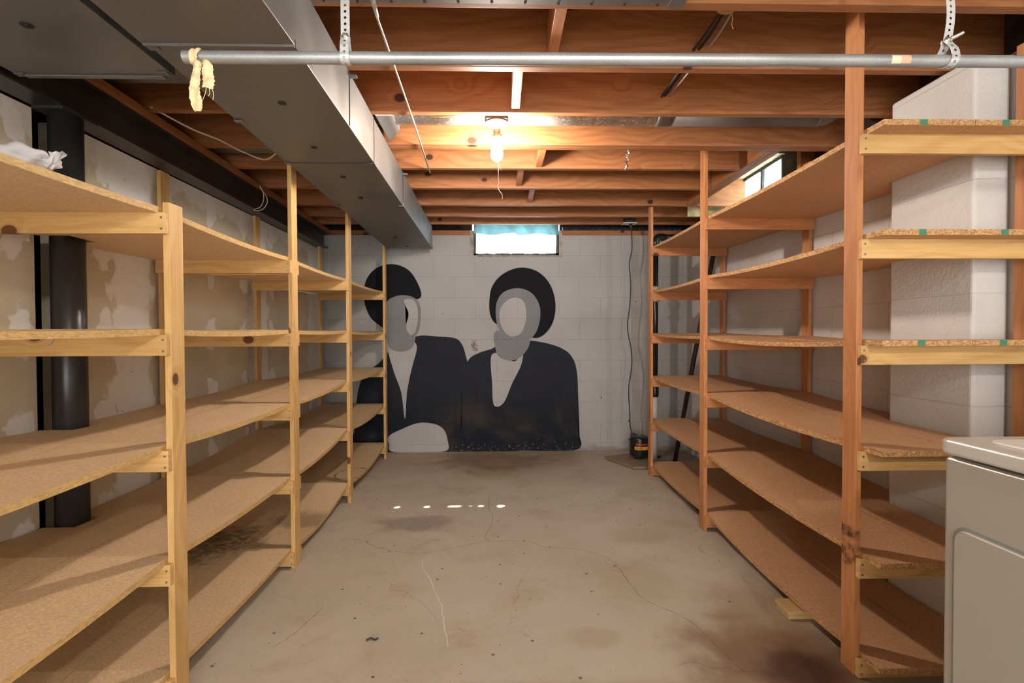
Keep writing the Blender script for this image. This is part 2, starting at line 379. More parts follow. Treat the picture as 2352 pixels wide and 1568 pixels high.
def obj(name, bm, mat, parent=None, bev=0, label=None, cat=None, group=None, kind=None, origin=None, bseg=2):
    bmesh.ops.remove_doubles(bm, verts=bm.verts, dist=1e-6)
    bmesh.ops.recalc_face_normals(bm, faces=bm.faces)
    if parent is not None: org = ORG[parent.name]
    elif origin: org = Vector(origin)
    else:
        xs = [v.co.x for v in bm.verts]; ys = [v.co.y for v in bm.verts]; zs = [v.co.z for v in bm.verts]
        org = Vector(((min(xs)+max(xs))/2, (min(ys)+max(ys))/2, min(zs)))
    bmesh.ops.translate(bm, verts=bm.verts, vec=-org)
    me = bpy.data.meshes.new(name); bm.to_mesh(me); bm.free()
    for mm in (mat if isinstance(mat, (list, tuple)) else [mat]): me.materials.append(mm)
    o = bpy.data.objects.new(name, me); COL.objects.link(o); ORG[o.name] = org
    if parent is not None: o.parent = parent; o.location = (0, 0, 0)
    else: o.location = org
    if bev:
        md = o.modifiers.new('bevel', 'BEVEL'); md.width = bev; md.segments = bseg; md.limit_method = 'ANGLE'; md.angle_limit = math.radians(40)
    return tag(o, label, cat, group, kind)
def bx(*a): return box(nb(), *a)

# ------------------------------------------------------------------ the room
YB = 4.94; YF = -3.4; XR = 1.82; ZJ = 2.15; ZT = 2.10; ZS = 2.385
obj('floor', bx(-2.7, 2.3, YF-.2, 5.3, -.10, 0), floor_mat(), kind='structure')
FLOOR = bpy.data.objects['floor']
obj('ceiling', bx(-2.7, 2.3, YF-.2, 5.3, ZS, ZS+.03), plain('plywood_subfloor', (.25, .15, .08), .8, var=.25, scale=8), kind='structure')
paint = (.60, .585, .57)
wb = blockwall('painted_block_back', 0, (.39, .40, .405))
b = nb()
box(b, -2.7, -.25, YB, YB+.2, 0, ZT); box(b, .578, 2.3, YB, YB+.2, 0, ZT); box(b, -.25, .578, YB, YB+.2, 0, 1.905)
obj('wall_back', b, wb, kind='structure')
wr = blockwall('painted_block_side', 1, (.62, .59, .57), pit=False)
wrough = blockwall('painted_rough_block', 1, (.66, .65, .64), rough_bump=.5, pit=False, bw=9.0)
b = nb()
box(b, XR, XR+.2, YF, 3.20, 0, ZT); box(b, XR, XR+.2, 4.14, YB, 0, ZT); box(b, XR, XR+.2, 3.20, 4.14, 0, 1.98)
W_R = obj('wall_right', b, wr, kind='structure')
obj('trim_1', box(nb(), 1.69, XR, 1.775, 2.165, 0, 2.135), wrough, W_R, bev=.012, bseg=3)
bpy.data.objects['trim_1'].name = 'pilaster'
def wx(y): return -1.665 - .017*max(0, y - 1.7)          # drywall face runs very slightly out of square
b = nb()
for y0, y1 in ((YF, 1.866), (1.995, YB)):
    hexa(b, [(wx(y0)-.09, y0, 0), (wx(y0), y0, 0), (wx(y1), y1, 0), (wx(y1)-.09, y1, 0), (wx(y0)-.09, y0, 1.965), (wx(y0), y0, 1.965), (wx(y1), y1, 1.965), (wx(y1)-.09, y1, 1.965)])
obj('wall_left', b, drywall(), kind='structure')
b = nb(); box(b, -2.68, -2.6, YF, 5.14, 0, ZS); obj('wall_far_left', b, plain('dark_block', (.18, .15, .13), .9), kind='structure')
obj('wall_front', bx(-2.7, 2.3, YF-.12, YF, 0, ZS), plain('pale_wall', (.62, .60, .56), .8), kind='structure')
dr1 = obj('added_fill_door', bx(-1.35, .95, YF+.002, YF+.03, .02, 2.08), plain('added_door_frame', (.75, .75, .73), .4), kind='structure')  # added door out of view, only carries the glowing fill panes
for a, c in ((-1.29, -.24), (-.16, .89)): obj('pane', bx(a, c, YF+.031, YF+.036, .10, 2.0), emis('fill_glow_glass', (1, .97, .93), DOOR_W), dr1)
fx = wood('fir', 'x'); fy = wood('fir', 'y'); fz = wood('fir', 'z')
b = nb(); box(b, -2.6, -.27, YB+.01, YB+.15, ZT, ZJ); box(b, .60, 2.0, YB+.01, YB+.15, ZT, ZJ); obj('trim_2', b, fx, kind='structure')
b = nb(); box(b, XR+.01, XR+.15, YF, 3.20, ZT, ZJ-.005); box(b, XR+.01, XR+.15, 4.16, YB, ZT, ZJ-.005); obj('trim_3', b, fy, kind='structure')
dk = plain('shaded_rim_wood', (.035, .025, .02), .9, var=.4, scale=12)  # rim wood coloured near black, shade of the joist cavity painted in
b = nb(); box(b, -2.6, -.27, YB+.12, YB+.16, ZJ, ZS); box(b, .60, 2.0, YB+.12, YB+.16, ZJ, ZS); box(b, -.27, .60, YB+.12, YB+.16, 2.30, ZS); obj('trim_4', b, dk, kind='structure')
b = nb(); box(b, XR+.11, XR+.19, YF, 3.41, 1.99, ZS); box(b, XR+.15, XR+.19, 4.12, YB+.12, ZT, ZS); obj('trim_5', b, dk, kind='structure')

# windows --------------------------------------------------------------
steel = plain('grimy_steel_frame', (.055, .06, .058), .6, var=.4, scale=40)
b = nb(); x0, x1, z0, z1, yw = -.25, .578, 1.905, 2.30, YB+.040
box(b, x0, x1, yw-.02, yw+.03, z0, z0+.028); box(b, x0, x1, yw-.02, yw+.03, z1-.03, z1); box(b, x0, x0+.026, yw-.02, yw+.03, z0, z1); box(b, x1-.026, x1, yw-.02, yw+.03, z0, z1)
win1 = obj('window_1', b, steel, kind='structure', bev=.002)
obj('pane', bx(x0+.02, x1-.02, yw+.008, yw+.012, z0+.02, z1-.02), glassy('window_glass', .06), win1)
b = nb(); rev = plain('window_reveal_plaster', (.33, .31, .28), .85, var=.3, scale=25)
box(b, x0-.035, x0, YB-.004, YB+.2, 1.90, 2.148); box(b, x1, x1+.03, YB-.004, YB+.2, 1.90, 2.148); box(b, x0-.035, x1+.03, YB-.006, YB+.05, 1.893, 1.907)
obj('window_casing', b, rev, win1)
# right wall window: two panes and a steel mullion
b = nb(); xw = 1.925; y0, y1, z0, z1 = 3.42, 4.075, 1.99, 2.36
for a in ((xw, xw+.03, y0, y1, z0, z0+.025), (xw, xw+.03, y0, y1, z1-.02, z1), (xw, xw+.03, y0, y0+.022, z0, z1), (xw, xw+.03, y1-.022, y1, z0, z1), (xw-.005, xw+.03, 3.685, 3.708, z0, z1)): box(b, *a)
win2 = obj('window_2', b, steel, kind='structure', bev=.002)
gl = glassy('dusty_glass', .05, trans=(.35, (.92, 1, .9)))
obj('pane', bx(xw+.012, xw+.016, 3.70, 4.06, z0+.02, z1-.015), gl, win2); obj('pane', bx(xw+.012, xw+.016, 3.435, 3.692, z0+.02, z1-.015), gl, win2)
obj('window_catch', bx(xw-.02, xw-.004, 3.69, 3.704, 2.13, 2.20), steel, win2, bev=.003)
mold = plain('stained_jamb_board', (.46, .40, .22), .8, var=.35, scale=14)
b = nb(); box(b, 1.70, 1.955, 3.40, 4.10, z1, z1+.02); box(b, XR, 1.955, 4.075, 4.10, z0, z1); box(b, XR, 1.955, 3.22, 4.10, 1.982, z0)
obj('window_casing', b, mold, win2)

# ------------------------------------------------------------------ joists
JX0, JX1 = -2.5, 1.965
joists = [
 (.75, .788, JX0, JX1, 'joist over the camera, nearest the washing machine'),
 (1.13, 1.168, JX0, JX1, 'joist at the very top of the view carrying the pipe straps'),
 (1.535, 1.573, JX0, JX1, 'ceiling joist just beyond the hanging pipe, its lower edge along the picture top'),
 (1.913, 1.951, JX0, JX1, 'brown ceiling joist with a large dark knot right behind the galvanized pipe'),
 (2.305, 2.343, JX0, JX1, 'ceiling joist in front of the bulb, hiding the top of the round duct'),
 (2.700, 2.776, JX0, JX1, 'doubled ceiling joist directly behind the glowing bulb and round duct'),
 (3.085, 3.123, JX0, 1.47, 'bright orange ceiling joist cut off at the window header, foil strip in front'),
 (3.511, 3.549, JX0, 1.47, 'ceiling joist cut off at the far half of the window header'),
 (3.974, 4.012, JX0, JX1, 'ceiling joist at the far end of the window header'),
 (4.351, 4.389, JX0, JX1, 'second last ceiling joist before the mural wall'),
 (4.651, 4.689, JX0, JX1, 'last ceiling joist, right above the curtained window'),
]
for i, (y0, y1, x0, x1, lab) in enumerate(joists):
    b = nb()
    if y1-y0 > .05: box(b, x0, x1, y0, y0+.0375, ZJ, ZS-.001); box(b, x0, x1, y0+.0385, y1, ZJ, ZS-.001)
    else: box(b, x0, x1, y0, y1, ZJ, ZS-.001)
    obj('ceiling_joist', b, fx, bev=.002, label='reddish brown ' + lab if 'joist' in lab[:6] or lab.startswith('ceiling') else lab, cat='joist', group='ceiling joists')
b = nb(); box(b, 1.472, 1.51, 2.778, 3.972, ZJ, ZS-.001); box(b, 1.512, 1.55, 2.778, 3.972, ZJ, ZS-.001)
obj('window_header', b, fy, bev=.002, label='doubled wooden header beam running beside the right wall window', cat='beam')
bridging = [
 (.20, 1.575, 1.911, 2.185, 'wood bridging block above the middle of the hanging pipe, against the joist beyond it'),
 (.075, 1.953, 2.303, 2.16, 'sunlit-orange wood bridging block just left above the bulb base'),
 (.24, 2.778, 3.083, 2.155, 'wood bridging block to the right behind the bulb'),
 (.135, 3.125, 3.509, 2.165, 'narrow wood bridging block in the bay behind the lit orange joist'),
 (.235, 3.551, 3.972, 2.17, 'small wood bridging block in the dark bay, fourth bay beyond the pipe'),
]
bridging[1] = (.075, 1.953, 2.303, 2.16, 'bright orange wood bridging block hanging just above the bulb base, nail-ended')
for x, y0, y1, z0, lab in bridging:
    b = nb(); box(b, x-.019, x+.019, y0, y1, z0, z0+.13); obj('bridging_block', b, wood('orange', 'y'), bev=.002, label=lab, cat='wood block', group='bridging blocks between joists')
# cripples by the right window
b = nb(); box(b, XR+.005, XR+.09, 3.05, 3.09, ZT+.05, ZS-.003); obj('cripple_stud', b, fz, bev=.002, label='short upright wood stud on the sill beside the right window', cat='stud')
b = nb(); box(b, XR+.02, XR+.035, 4.115, 4.135, 2.0, 2.22); obj('wood_shim', b, wood('pale', 'z'), label='thin pale splintered wood shim standing at far side of right window', cat='wood strip')
b = nb(); box(b, 1.555, 1.90, 4.17, 4.185, 2.11, 2.36); obj('sheathing_panel', b, mold, label='pale mottled board panel in the joist bay past the right window', cat='board')

# insulation along the back sill
b = nb(); pts = spline([(.62, YB+.055, 2.16), (.9, YB+.06, 2.172), (1.2, YB+.05, 2.162), (1.5, YB+.06, 2.17), (1.8, YB+.05, 2.16)], 10)
rad = [.033 + .012*random.random() for _ in pts]; tube(b, pts, rad, 10)
obj('sill_insulation', b, plain('sooty_insulation', (.045, .05, .065), 1, bumps=1, var=.6, scale=60), label='dark sooty roll of insulation along the sill right of the curtained window', cat='insulation')

# ------------------------------------------------------------------ steel beam and column
bk = plain('dark_painted_steel', (.028, .025, .023), .42, var=.3, scale=9)
def scuffed():
    m, t, p = nt('scuffed_dark_steel'); g = G(t); P = g.pos(); s = g.sep(P)
    n = g.noise(g.vmul(P, (1, 1, .5)), 14, 4, .6); k = g.math('MULTIPLY', g.ramp(n, .70, .73), g.ramp(g.noise(P, 3, 2), .50, .56))
    g.put(p.inputs['Base Color'], g.mix(k, (.035, .034, .036), (.62, .58, .47))); p.inputs['Roughness'].default_value = .32; p.inputs['Metallic'].default_value = .25
    return m
sc = scuffed()
def bxc(y): return -1.602 - .027*max(0, y - 1.93)
def slab(b, dx0, dx1, z0, z1, y0=-3.3, y1=4.90):
    if y0 < 1.93 < y1: slab(b, dx0, dx1, z0, z1, y0, 1.93); slab(b, dx0, dx1, z0, z1, 1.93, y1); return
    hexa(b, [(bxc(y0)+dx0, y0, z0), (bxc(y0)+dx1, y0, z0), (bxc(y1)+dx1, y1, z0), (bxc(y1)+dx0, y1, z0), (bxc(y0)+dx0, y0, z1), (bxc(y0)+dx1, y0, z1), (bxc(y1)+dx1, y1, z1), (bxc(y1)+dx0, y1, z1)])
bm_ = empty('steel_beam', (bxc(1.93), .8, 1.97), 'long dark painted steel I-beam along the top of the left wall', 'beam')
b = nb(); slab(b, -.05, .05, 1.968, 1.977); obj('lower_flange', b, sc, bm_)
b = nb(); slab(b, -.004, .004, 1.977, 2.103); obj('web', b, bk, bm_)
b = nb(); slab(b, -.05, .05, 2.103, 2.112); obj('upper_flange', b, bk, bm_)
b = nb(); slab(b, -.045, .062, 2.1125, 2.1495); obj('beam_plate', b, wood('fir', 'y'), bev=.002, label='reddish wooden plate lying on top of the dark steel beam', cat='board')
cl = empty('steel_column', (-1.602, 1.93, 0), 'dark round steel support post standing through the left shelves', 'post')
b = nb(); tube(b, [(-1.602, 1.93, .008), (-1.602, 1.93, 1.958)], .0525, 40); obj('shaft', b, sc, cl)
obj('base_plate', bx(-1.655, -1.53, 1.86, 2.0, 0, .008), bk, cl); obj('cap_plate', bx(-1.655, -1.545, 1.85, 2.01, 1.958, 1.968), bk, cl)

# ------------------------------------------------------------------ ducts
gm = galv(); gdark = plain('dark_hole_plug', (.012, .012, .012), .5)
dark_edge = plain('dark_duct_seam', (.06, .06, .06), .5, .6)  # dark metal strips along the duct seams
duct = empty('air_duct', (-.76, 1.5, 1.94), 'large rectangular galvanized main air duct under the joists left of the bulb', 'air duct')
dl = lambda y: -.945 - .0275*(y-1.2); dr = lambda y: -.556 - .0200*max(0, y-1.4)
def dseg(y0, y1, d=0, z0=1.94, z1=2.148):
    b = nb(); hexa(b, [(dl(y0)-d, y0, z0-d), (dr(y0)+d, y0, z0-d), (dr(y1)+d, y1, z0-d), (dl(y1)-d, y1, z0-d), (dl(y0)-d, y0, z1), (dr(y0)+d, y0, z1), (dr(y1)+d, y1, z1), (dl(y1)-d, y1, z1)]); return b
cuts = [-3.3, -.2, 1.40, 1.955, 2.365, 3.15, 4.75]
secs = [(-3.3, 1.398, .006), (1.402, 2.362, 0), (2.368, 4.75, -.002)]
for y0, y1, d in secs: obj('duct_section', dseg(y0, y1, d), gm, duct, bev=.002)
for y in (1.955, 3.15):
    b = nb(); box(b, dr(y)-.001, dr(y)+.003, y-.004, y+.002, 1.945, 2.147); obj('seam', b, dark_edge, duct)
b = nb(); box(b, dl(1.42), dr(1.42)+.006, 1.392, 1.400, 1.928, 1.936); obj('drive_cleat', b, gm, duct, bev=.001)
b = nb(); box(b, dl(2.36), dr(2.36)+.002, 2.362, 2.368, 1.9375, 1.945); box(b, dr(2.36)-.002, dr(2.36)+.0015, 2.362, 2.368, 1.94, 2.147); obj('seam', b, dark_edge, duct)
def cleat(x, y, z, sx, parent):   # small bent corner tab
    b = nb(); box(b, x, x+sx*.03, y-.010, y+.010, z-.003, z); box(b, x, x+sx*.004, y-.010, y+.010, z-.003, z+.02); lathe(b, [(.003, -.005), (.003, -.003)], (x+sx*.018, y, z), 8)
    obj('corner_clip', b, gm, parent, bev=.0006)
for y in (1.42, 2.365, 3.15, 4.735): cleat(dr(y)+.004, y, 1.937, -1, duct)
for y in (1.42, 1.9, 2.365, 3.15, 4.735): cleat(dl(y)-.004, y, 1.937, 1, duct)
for y in (1.955, 3.15): b = nb(); box(b, dr(y), dr(y)+.028, y-.006, y+.014, 2.128, 2.136); obj('corner_clip', b, gm, duct)
for x, y in ((-.736, 1.756), (-.779, 2.169), (-.781, 2.575), (-.802, 2.969), (-.852, 4.189), (-.832, 4.607)):
    b = nb(); lathe(b, [(.014, -.003), (.014, 0), (.010, 0)], (x, y, 1.9405), 20); lathe(b, [(.006, -.006), (.007, -.002)], (x, y, 1.9405), 12); obj('hole_plug', b, gdark, duct)
duct2 = empty('air_duct', (-1.3, 1.0, 1.98), 'second rectangular galvanized duct ending at the upper left corner of the view', 'air duct')
b = nb(); hexa(b, [(-1.528, -3.3, 1.98), (-1.02, -3.3, 1.98), (-1.035, 1.665, 1.98), (-1.528, 1.675, 1.98), (-1.528, -3.3, 2.148), (-1.02, -3.3, 2.148), (-1.035, 1.665, 2.148), (-1.528, 1.675, 2.148)])
obj('duct_section', b, gm, duct2, bev=.002)
b = nb(); box(b, -1.50, -1.065, 1.655, 1.672, 1.974, 1.9795); obj('drive_cleat', b, gm, duct2, bev=.001)
cleat(-1.525, 1.655, 1.979, 1, duct2); cleat(-1.04, 1.64, 1.979, -1, duct2)
b = nb(); lathe(b, [(.015, -.003), (.015, 0), (.010, 0)], (-1.255, 1.395, 1.9805), 20); lathe(b, [(.007, -.006), (.008, -.002)], (-1.255, 1.395, 1.9805), 12); obj('hole_plug', b, gdark, duct2)
gs = galv('spangled_galvanized', (.62, .60, .57), .8, .4)
rd = empty('round_duct', (.6, 2.53, 2.19), 'round galvanized duct running crosswise between joists behind the bulb base', 'air duct')
b = nb(); tube(b, [(-.60, 2.53, 2.268), (.78, 2.53, 2.268)], .080, 32); obj('duct_section', b, gs, rd)
b = nb(); tube(b, [(.84, 2.53, 2.268), (1.58, 2.53, 2.268)], .078, 32); obj('duct_section', b, gm, rd)
b = nb(); tube(b, [(.78, 2.53, 2.268), (.79, 2.53, 2.268), (.80, 2.53, 2.268), (.845, 2.53, 2.268), (.85, 2.53, 2.268)], [.080, .083, .081, .081, .077], 32); obj('crimped_collar', b, gm, rd)
b = nb(); pts = [(1.58 + .075*math.sin(a), 2.53, 2.2685 + .03*(1-math.cos(a))) for a in [i*math.pi/16 for i in range(9)]]; tube(b, pts, .079, 32); obj('elbow', b, gm, rd)
b = nb(); hexa(b, [(-.57, 2.36, 2.155), (-.505, 2.44, 2.19), (-.505, 2.62, 2.19), (-.57, 2.69, 2.155), (-.57, 2.36, 2.37), (-.505, 2.44, 2.34), (-.505, 2.62, 2.34), (-.57, 2.69, 2.37)]); obj('takeoff_boot', b, gm, rd, bev=.004)
for y, z, lab in ((2.13, 2.265, 'grey branch duct in the dark joist bay left of the main duct, nearer one'), (2.94, 2.262, 'grey branch duct in the dark joist bay left of the main duct, farther one')):
    b = nb(); tube(b, [(-2.2, y, z), (-.97, y, z)], .075, 28); obj('branch_duct', b, gm, label=lab, cat='air duct', group='branch ducts')
pan = empty('return_air_pan', (0, 1.35, 2.14), 'sheet metal pan nailed under the nearest joists at the picture top', 'sheet metal')
obj('sheet', bx(-.57, .56, 1.10, 1.546, 2.1465, 2.1488), gm, pan)
for k in range(11):
    b = nb(); lathe(b, [(.004, 2.1435), (.004, 2.1465)], (-.52+.10*k, 1.540, 0), 8); obj('nail', b, gdark, pan)
b = nb(); box(b, .515, .56, 1.12, 1.552, 2.143, 2.1465); obj('folded_end', b, gm, pan)

# ------------------------------------------------------------------ shelving
pf, pe = particle(False, 'left'), particle(True, 'left'); rf, re_ = particle(False), particle(True)
def lerp_tab(tab, y):
    tab = sorted(tab)
    if y <= tab[0][0]: return tab[0][1]
    for (a, va), (c, vc) in zip(tab, tab[1:]):
        if y <= c: return va + (vc-va)*(y-a)/(c-a)
    return tab[-1][1]
def board(unit, ys, ztab, sags, xf, xb, mats, th=.018, marks=None):
    """ys: rows; z = bearer height interpolated between posts minus sag"""
    b = nb(); rows = []
    py = sorted(ztab)
    for y in ys:
        z = lerp_tab(ztab, y); s = 0
        for k, ((a, _), (c, _)) in enumerate(zip(py, py[1:])):
            if a < y < c: t = (y-a)/(c-a); s = sags[k]*(4*t*(1-t))**.9
        z = max(z - s, .004)
        f, k = xf(y), xb(y)
        rows.append([b.verts.new(v) for v in ((f, y, z), (k, y, z), (k, y, z+th), (f, y, z+th))])
    for r0, r1 in zip(rows, rows[1:]):
        for j, mi in ((0, 0), (1, 1), (2, 0), (3, 1)):
            q = b.faces.new((r0[j], r0[(j+1) % 4], r1[(j+1) % 4], r1[j])); q.material_index = mi
    for r in (rows[0], rows[-1]): b.faces.new(r).material_index = 1
    return obj('shelf_board', b, mats, unit)
def rng(a, c, extra=()):
    n = max(2, int((c-a)/.06)); r = sorted(set([a + (c-a)*i/n for i in range(n+1)] + [e for e in extra if a < e < c])); return r
def nails(bearer, x, y, zs):
    for z in zs:
        b = nb(); lathe(b, [(.0035, -.0015), (.0035, 0)], (x, y, z), 10, 'y'); obj('nail', b, NAIL, bearer)
NAIL = plain('nail_head', (.30, .29, .28), .4, .8)
# left unit : posts (name, near Y of bearer, X aisle, post top, bearer tops)
LP = [(.40, -.985, 1.553, [1.525, 1.157, .806, .452, .10]),
      (1.550, -1.000, 1.556, [1.522, 1.155, .804, .455, .10]),
      (2.490, -1.012, 2.30, [1.514, 1.158, .797, .436, .080]),
      (3.445, -1.020, 2.147, [1.510, 1.158, .824, .493, .120]),
      (4.660, -1.050, 2.30, [1.525, 1.157, .819, .481, .115])]
T = .019; BH = .064
LU = empty('shelving_unit', (-1.33, 2.6, 0), 'long yellow pine shelving with five levels of particle board along the left wall', 'shelf')
pz, px_ = wood('pine', 'z'), wood('pine', 'x')
for i, (y, x, top, lv) in enumerate(LP):
    wz = pz if i < 2 else wood('pine', 'z')
    obj('upright', bx(x-.020, x, y+T, y+T+.066, 0, top), wz, LU, bev=.0015)
    obj('upright', bx(-1.657, -1.638, y+T, y+T+.066, 0, 1.88 if i < 2 else 1.95), pz, LU, bev=.0015)
    for k, z in enumerate(lv):
        z0 = max(z-BH, .001)
        o = obj('bearer', bx(-1.657, x-.001 if i > 1 else x-.002, y, y+T-.0005, z0, z), px_, LU, bev=.0015)
        if i: nails(o, x-.012, y-.0002, (z0+.014, z-.016))
        if i == 2: obj('bearer', bx(-1.657, x-.001, y+T+.0665, y+2*T+.066, z0, z), px_, LU, bev=.0015)
col_y = (1.865, 1.868, 1.992, 1.995)
def notchL(y): return -1.545 if 1.866 < y < 1.994 else -1.656
for k in range(5):
    zt = [(p[0]+.03, p[3][k]) for p in LP]
    sag = [(.014, .012, .010, .012), (.010, .010, .008, .014), (.016, .012, .016, .020), (.018, .014, .026, .034), (.010, .012, .046, .055)][k]
    xf = lambda y: lerp_tab([(p[0], p[1]) for p in LP], y) - .0205
    xm = lambda y: -1.318
    for a, c in ((.36, 2.545), (2.549, 4.775)):
        board(LU, rng(a, c, [p[0]+.03 for p in LP]), zt, sag, xf, lambda y: -1.3175, [pf, pe])
        board(LU, rng(a, c, [p[0]+.03 for p in LP] + list(col_y)), zt, [s*.8 for s in sag], lambda y: -1.3195, notchL, [pf, pe])
# right unit
RP = [(1.645, 1.188, 2.36, [1.805, 1.461, 1.111, .759, .399, .062]),
      (2.885, 1.180, 2.34, [1.807, 1.467, 1.117, .787, .437, .091]),
      (4.010, 1.205, 2.34, [1.827, 1.476, 1.132, .786, .432, .077])]
RU = empty('shelving_unit', (1.5, 2.8, 0), 'orange toned wooden shelving with six levels of particle board along the right wall', 'shelf')
oz, ox = wood('orange', 'z'), wood('orange', 'x')
for i, (y, x, top, lv) in enumerate(RP):
    obj('upright', bx(x, x+.020, y+T, y+T+.066, 0, top), oz, RU, bev=.0015)
    obj('upright', bx(1.790, 1.809, y+T, y+T+.066, 0, 2.14), oz, RU, bev=.0015)
    for k, z in enumerate(lv):
        z0 = max(z-BH, .001)
        o = obj('bearer', bx(x+.003, 1.812, y, y+T-.0005, z0, z), wood('pine', 'x') if i == 0 else ox, RU, bev=.0015)  # near bearers in yellow pine, paints in the neutral light they catch
        nails(o, x+.013, y-.0002, (z0+.014, z-.016))
def notchR(y): return 1.684 if 1.771 < y < 2.169 else 1.812
for k in range(6):
    zt = [(p[0]+.03, p[3][k]) for p in RP]
    sag = [(.012, .008), (.016, .012), (.020, .008), (.020, .014), (.022, .016), (.030, .020)][k]
    xf = lambda y: lerp_tab([(p[0], p[1]) for p in RP], y) + .0205
    e1 = 1.575
    for j, (a, c) in enumerate(((e1, 2.925), (2.929, 4.125))):
        ex = [p[0]+.03 for p in RP]
        o = board(RU, rng(a, c, ex), zt, sag, xf, lambda y: 1.4995, [rf, re_])
        board(RU, rng(a, c, ex + [1.770, 1.772, 2.168, 2.170]), zt, [s*.8 for s in sag], lambda y: 1.5015, notchR, [rf, re_])
        if j == 0 and k < 3:
            z = zt[0][1]
            for xx in (1.335, 1.60):
                bb = nb(); box(bb, xx-.012, xx+.012, e1-.0006, e1-.0001, z+.0005, z+.0178); obj('paint_mark', bb, plain('green_marker', (.05, .22, .13), .7), o)

# ------------------------------------------------------------------ bulb
BX, BY = -.011, 2.5
lamp = empty('ceiling_light', (BX, BY, 2.0), 'bare glowing bulb in a porcelain socket with a pull string under the joists', 'light bulb')
por = plain('cream_porcelain', (.72, .58, .42), .25)
obj('junction_box', bx(BX-.05, BX+.05, BY-.05, BY+.045, 2.186, 2.192), plain('black_box', (.02, .02, .02), .5), lamp)
b = nb(); lathe(b, [(.050, 2.186), (.055, 2.182), (.053, 2.176), (.036, 2.168), (.022, 2.162), (.021, 2.150), (.018, 2.146)], (BX, BY, 0), 36); obj('socket_base', b, por, lamp)
b = nb(); lathe(b, [(.0165, 2.148), (.0185, 2.142), (.0185, 2.138), (.016, 2.136), (.017, 2.128), (.0175, 2.104), (.015, 2.100)], (BX, BY, 0), 28)
tube(b, [(BX+.012, BY-.012, 2.116), (BX+.021, BY-.017, 2.116)], [.010, .009], 16); tube(b, [(BX-.012, BY-.006, 2.116), (BX-.022, BY-.008, 2.114)], [.008, .007], 16)
obj('socket_adapter', b, plain('aged_brass_adapter', (.30, .22, .12), .35, .5), lamp)
b = nb(); lathe(b, [(.0135, 2.100), (.0150, 2.090), (.0155, 2.080), (.021, 2.066), (.0285, 2.046), (.0300, 2.032), (.0275, 2.016), (.021, 2.004), (.012, 1.997), (.002, 1.995)], (BX, BY, 0), 32)
obj('bulb', b, emis('lit_bulb', (1, .86, .74), BULB_W), lamp)
b = nb(); st = [(BX+.024, BY-.02, 2.114), (BX+.032, BY-.03, 2.05), (BX+.010, BY-.034, 1.985), (BX+.008, BY-.034, 1.95), (BX+.007, BY-.034, 1.90), (BX+.010, BY-.034, 1.88), (BX+.004, BY-.034, 1.865), (BX+.010, BY-.034, 1.845), (BX+.024, BY-.034, 1.825), (BX+.026, BY-.034, 1.80)]
tube(b, spline(st, 6), .0012, 6); tube(b, spline([(BX+.010, BY-.034, 1.965), (BX+.014, BY-.034, 1.955), (BX+.022, BY-.034, 1.94)], 5), .0014, 6); obj('pull_string', b, plain('white_string', (.6, .58, .55), .9), lamp)
l2 = empty('ceiling_light', (.75, -1.0, 2.0), 'added unseen fill bulb under the joists behind the viewpoint', 'light bulb')
b = nb(); lathe(b, [(.055, 2.149), (.055, 2.140), (.022, 2.120), (.018, 2.10)], (.75, -1.0, 0), 24); obj('socket_base', b, por, l2)
b = nb(); lathe(b, [(.014, 2.10), (.016, 2.08), (.032, 2.045), (.034, 2.03), (.024, 2.005), (.004, 1.995)], (.75, -1.0, 0), 24); obj('bulb', b, emis('fill_bulb_cool', (1, .98, .91), NEAR_W), l2)

tl = empty('added_fill_light', (.3, -1.9, 2.05), 'added unseen twin tube fill light under the joists far behind the viewpoint', 'fill light')
obj('housing', bx(-.32, .92, -1.98, -1.82, 2.08, 2.13), plain('white_fixture', (.8, .8, .8), .4), tl, bev=.004)
for y in (-1.94, -1.86):
    b = nb(); tube(b, [(-.29, y, 2.055), (.89, y, 2.055)], .016, 16); obj('fill_tube', b, emis('fill_tube_glow', (1, .97, .88), TUBE_W), tl)
# ------------------------------------------------------------------ hanging pipe, straps, rag
gp = galv('galvanized_pipe', (.40, .425, .45), 0, .35)
PY = 1.12; pzf = lambda x: 1.7525 + .0040*(x+.68)
pipe = empty('hanging_pipe', (.5, PY, 1.74), 'galvanized steel pipe hung crosswise near the top of the view', 'pipe')
b = nb(); tube(b, [(-.677, PY, pzf(-.677)), (1.80, PY, pzf(1.8))], .0130, 28, cap=False); tube(b, [(-.677, PY, pzf(-.677)), (1.80, PY, pzf(1.8))], .0115, 24, cap=False); obj('tube', b, gp, pipe)
b = nb()
def wrap(b, x0, x1, a0, a1, r, mi=0):
    n = 10; rows = []
    for i in range(n+1):
        a = math.radians(a0 + (a1-a0)*i/n); rows.append([b.verts.new((x, PY - r*math.cos(a), pzf(x) + r*math.sin(a))) for x in (x0, x1)])
    for r0, r1 in zip(rows, rows[1:]): b.faces.new((r0[0], r0[1], r1[1], r1[0])).material_index = mi
wrap(b, .866, .888, -50, 30, .01315); wrap(b, .889, .909, -48, 34, .01315, 1); obj('price_sticker', b, [plain('sticker_cream', (.70, .58, .42), .6), plain('sticker_orange', (.75, .38, .25), .6)], pipe)
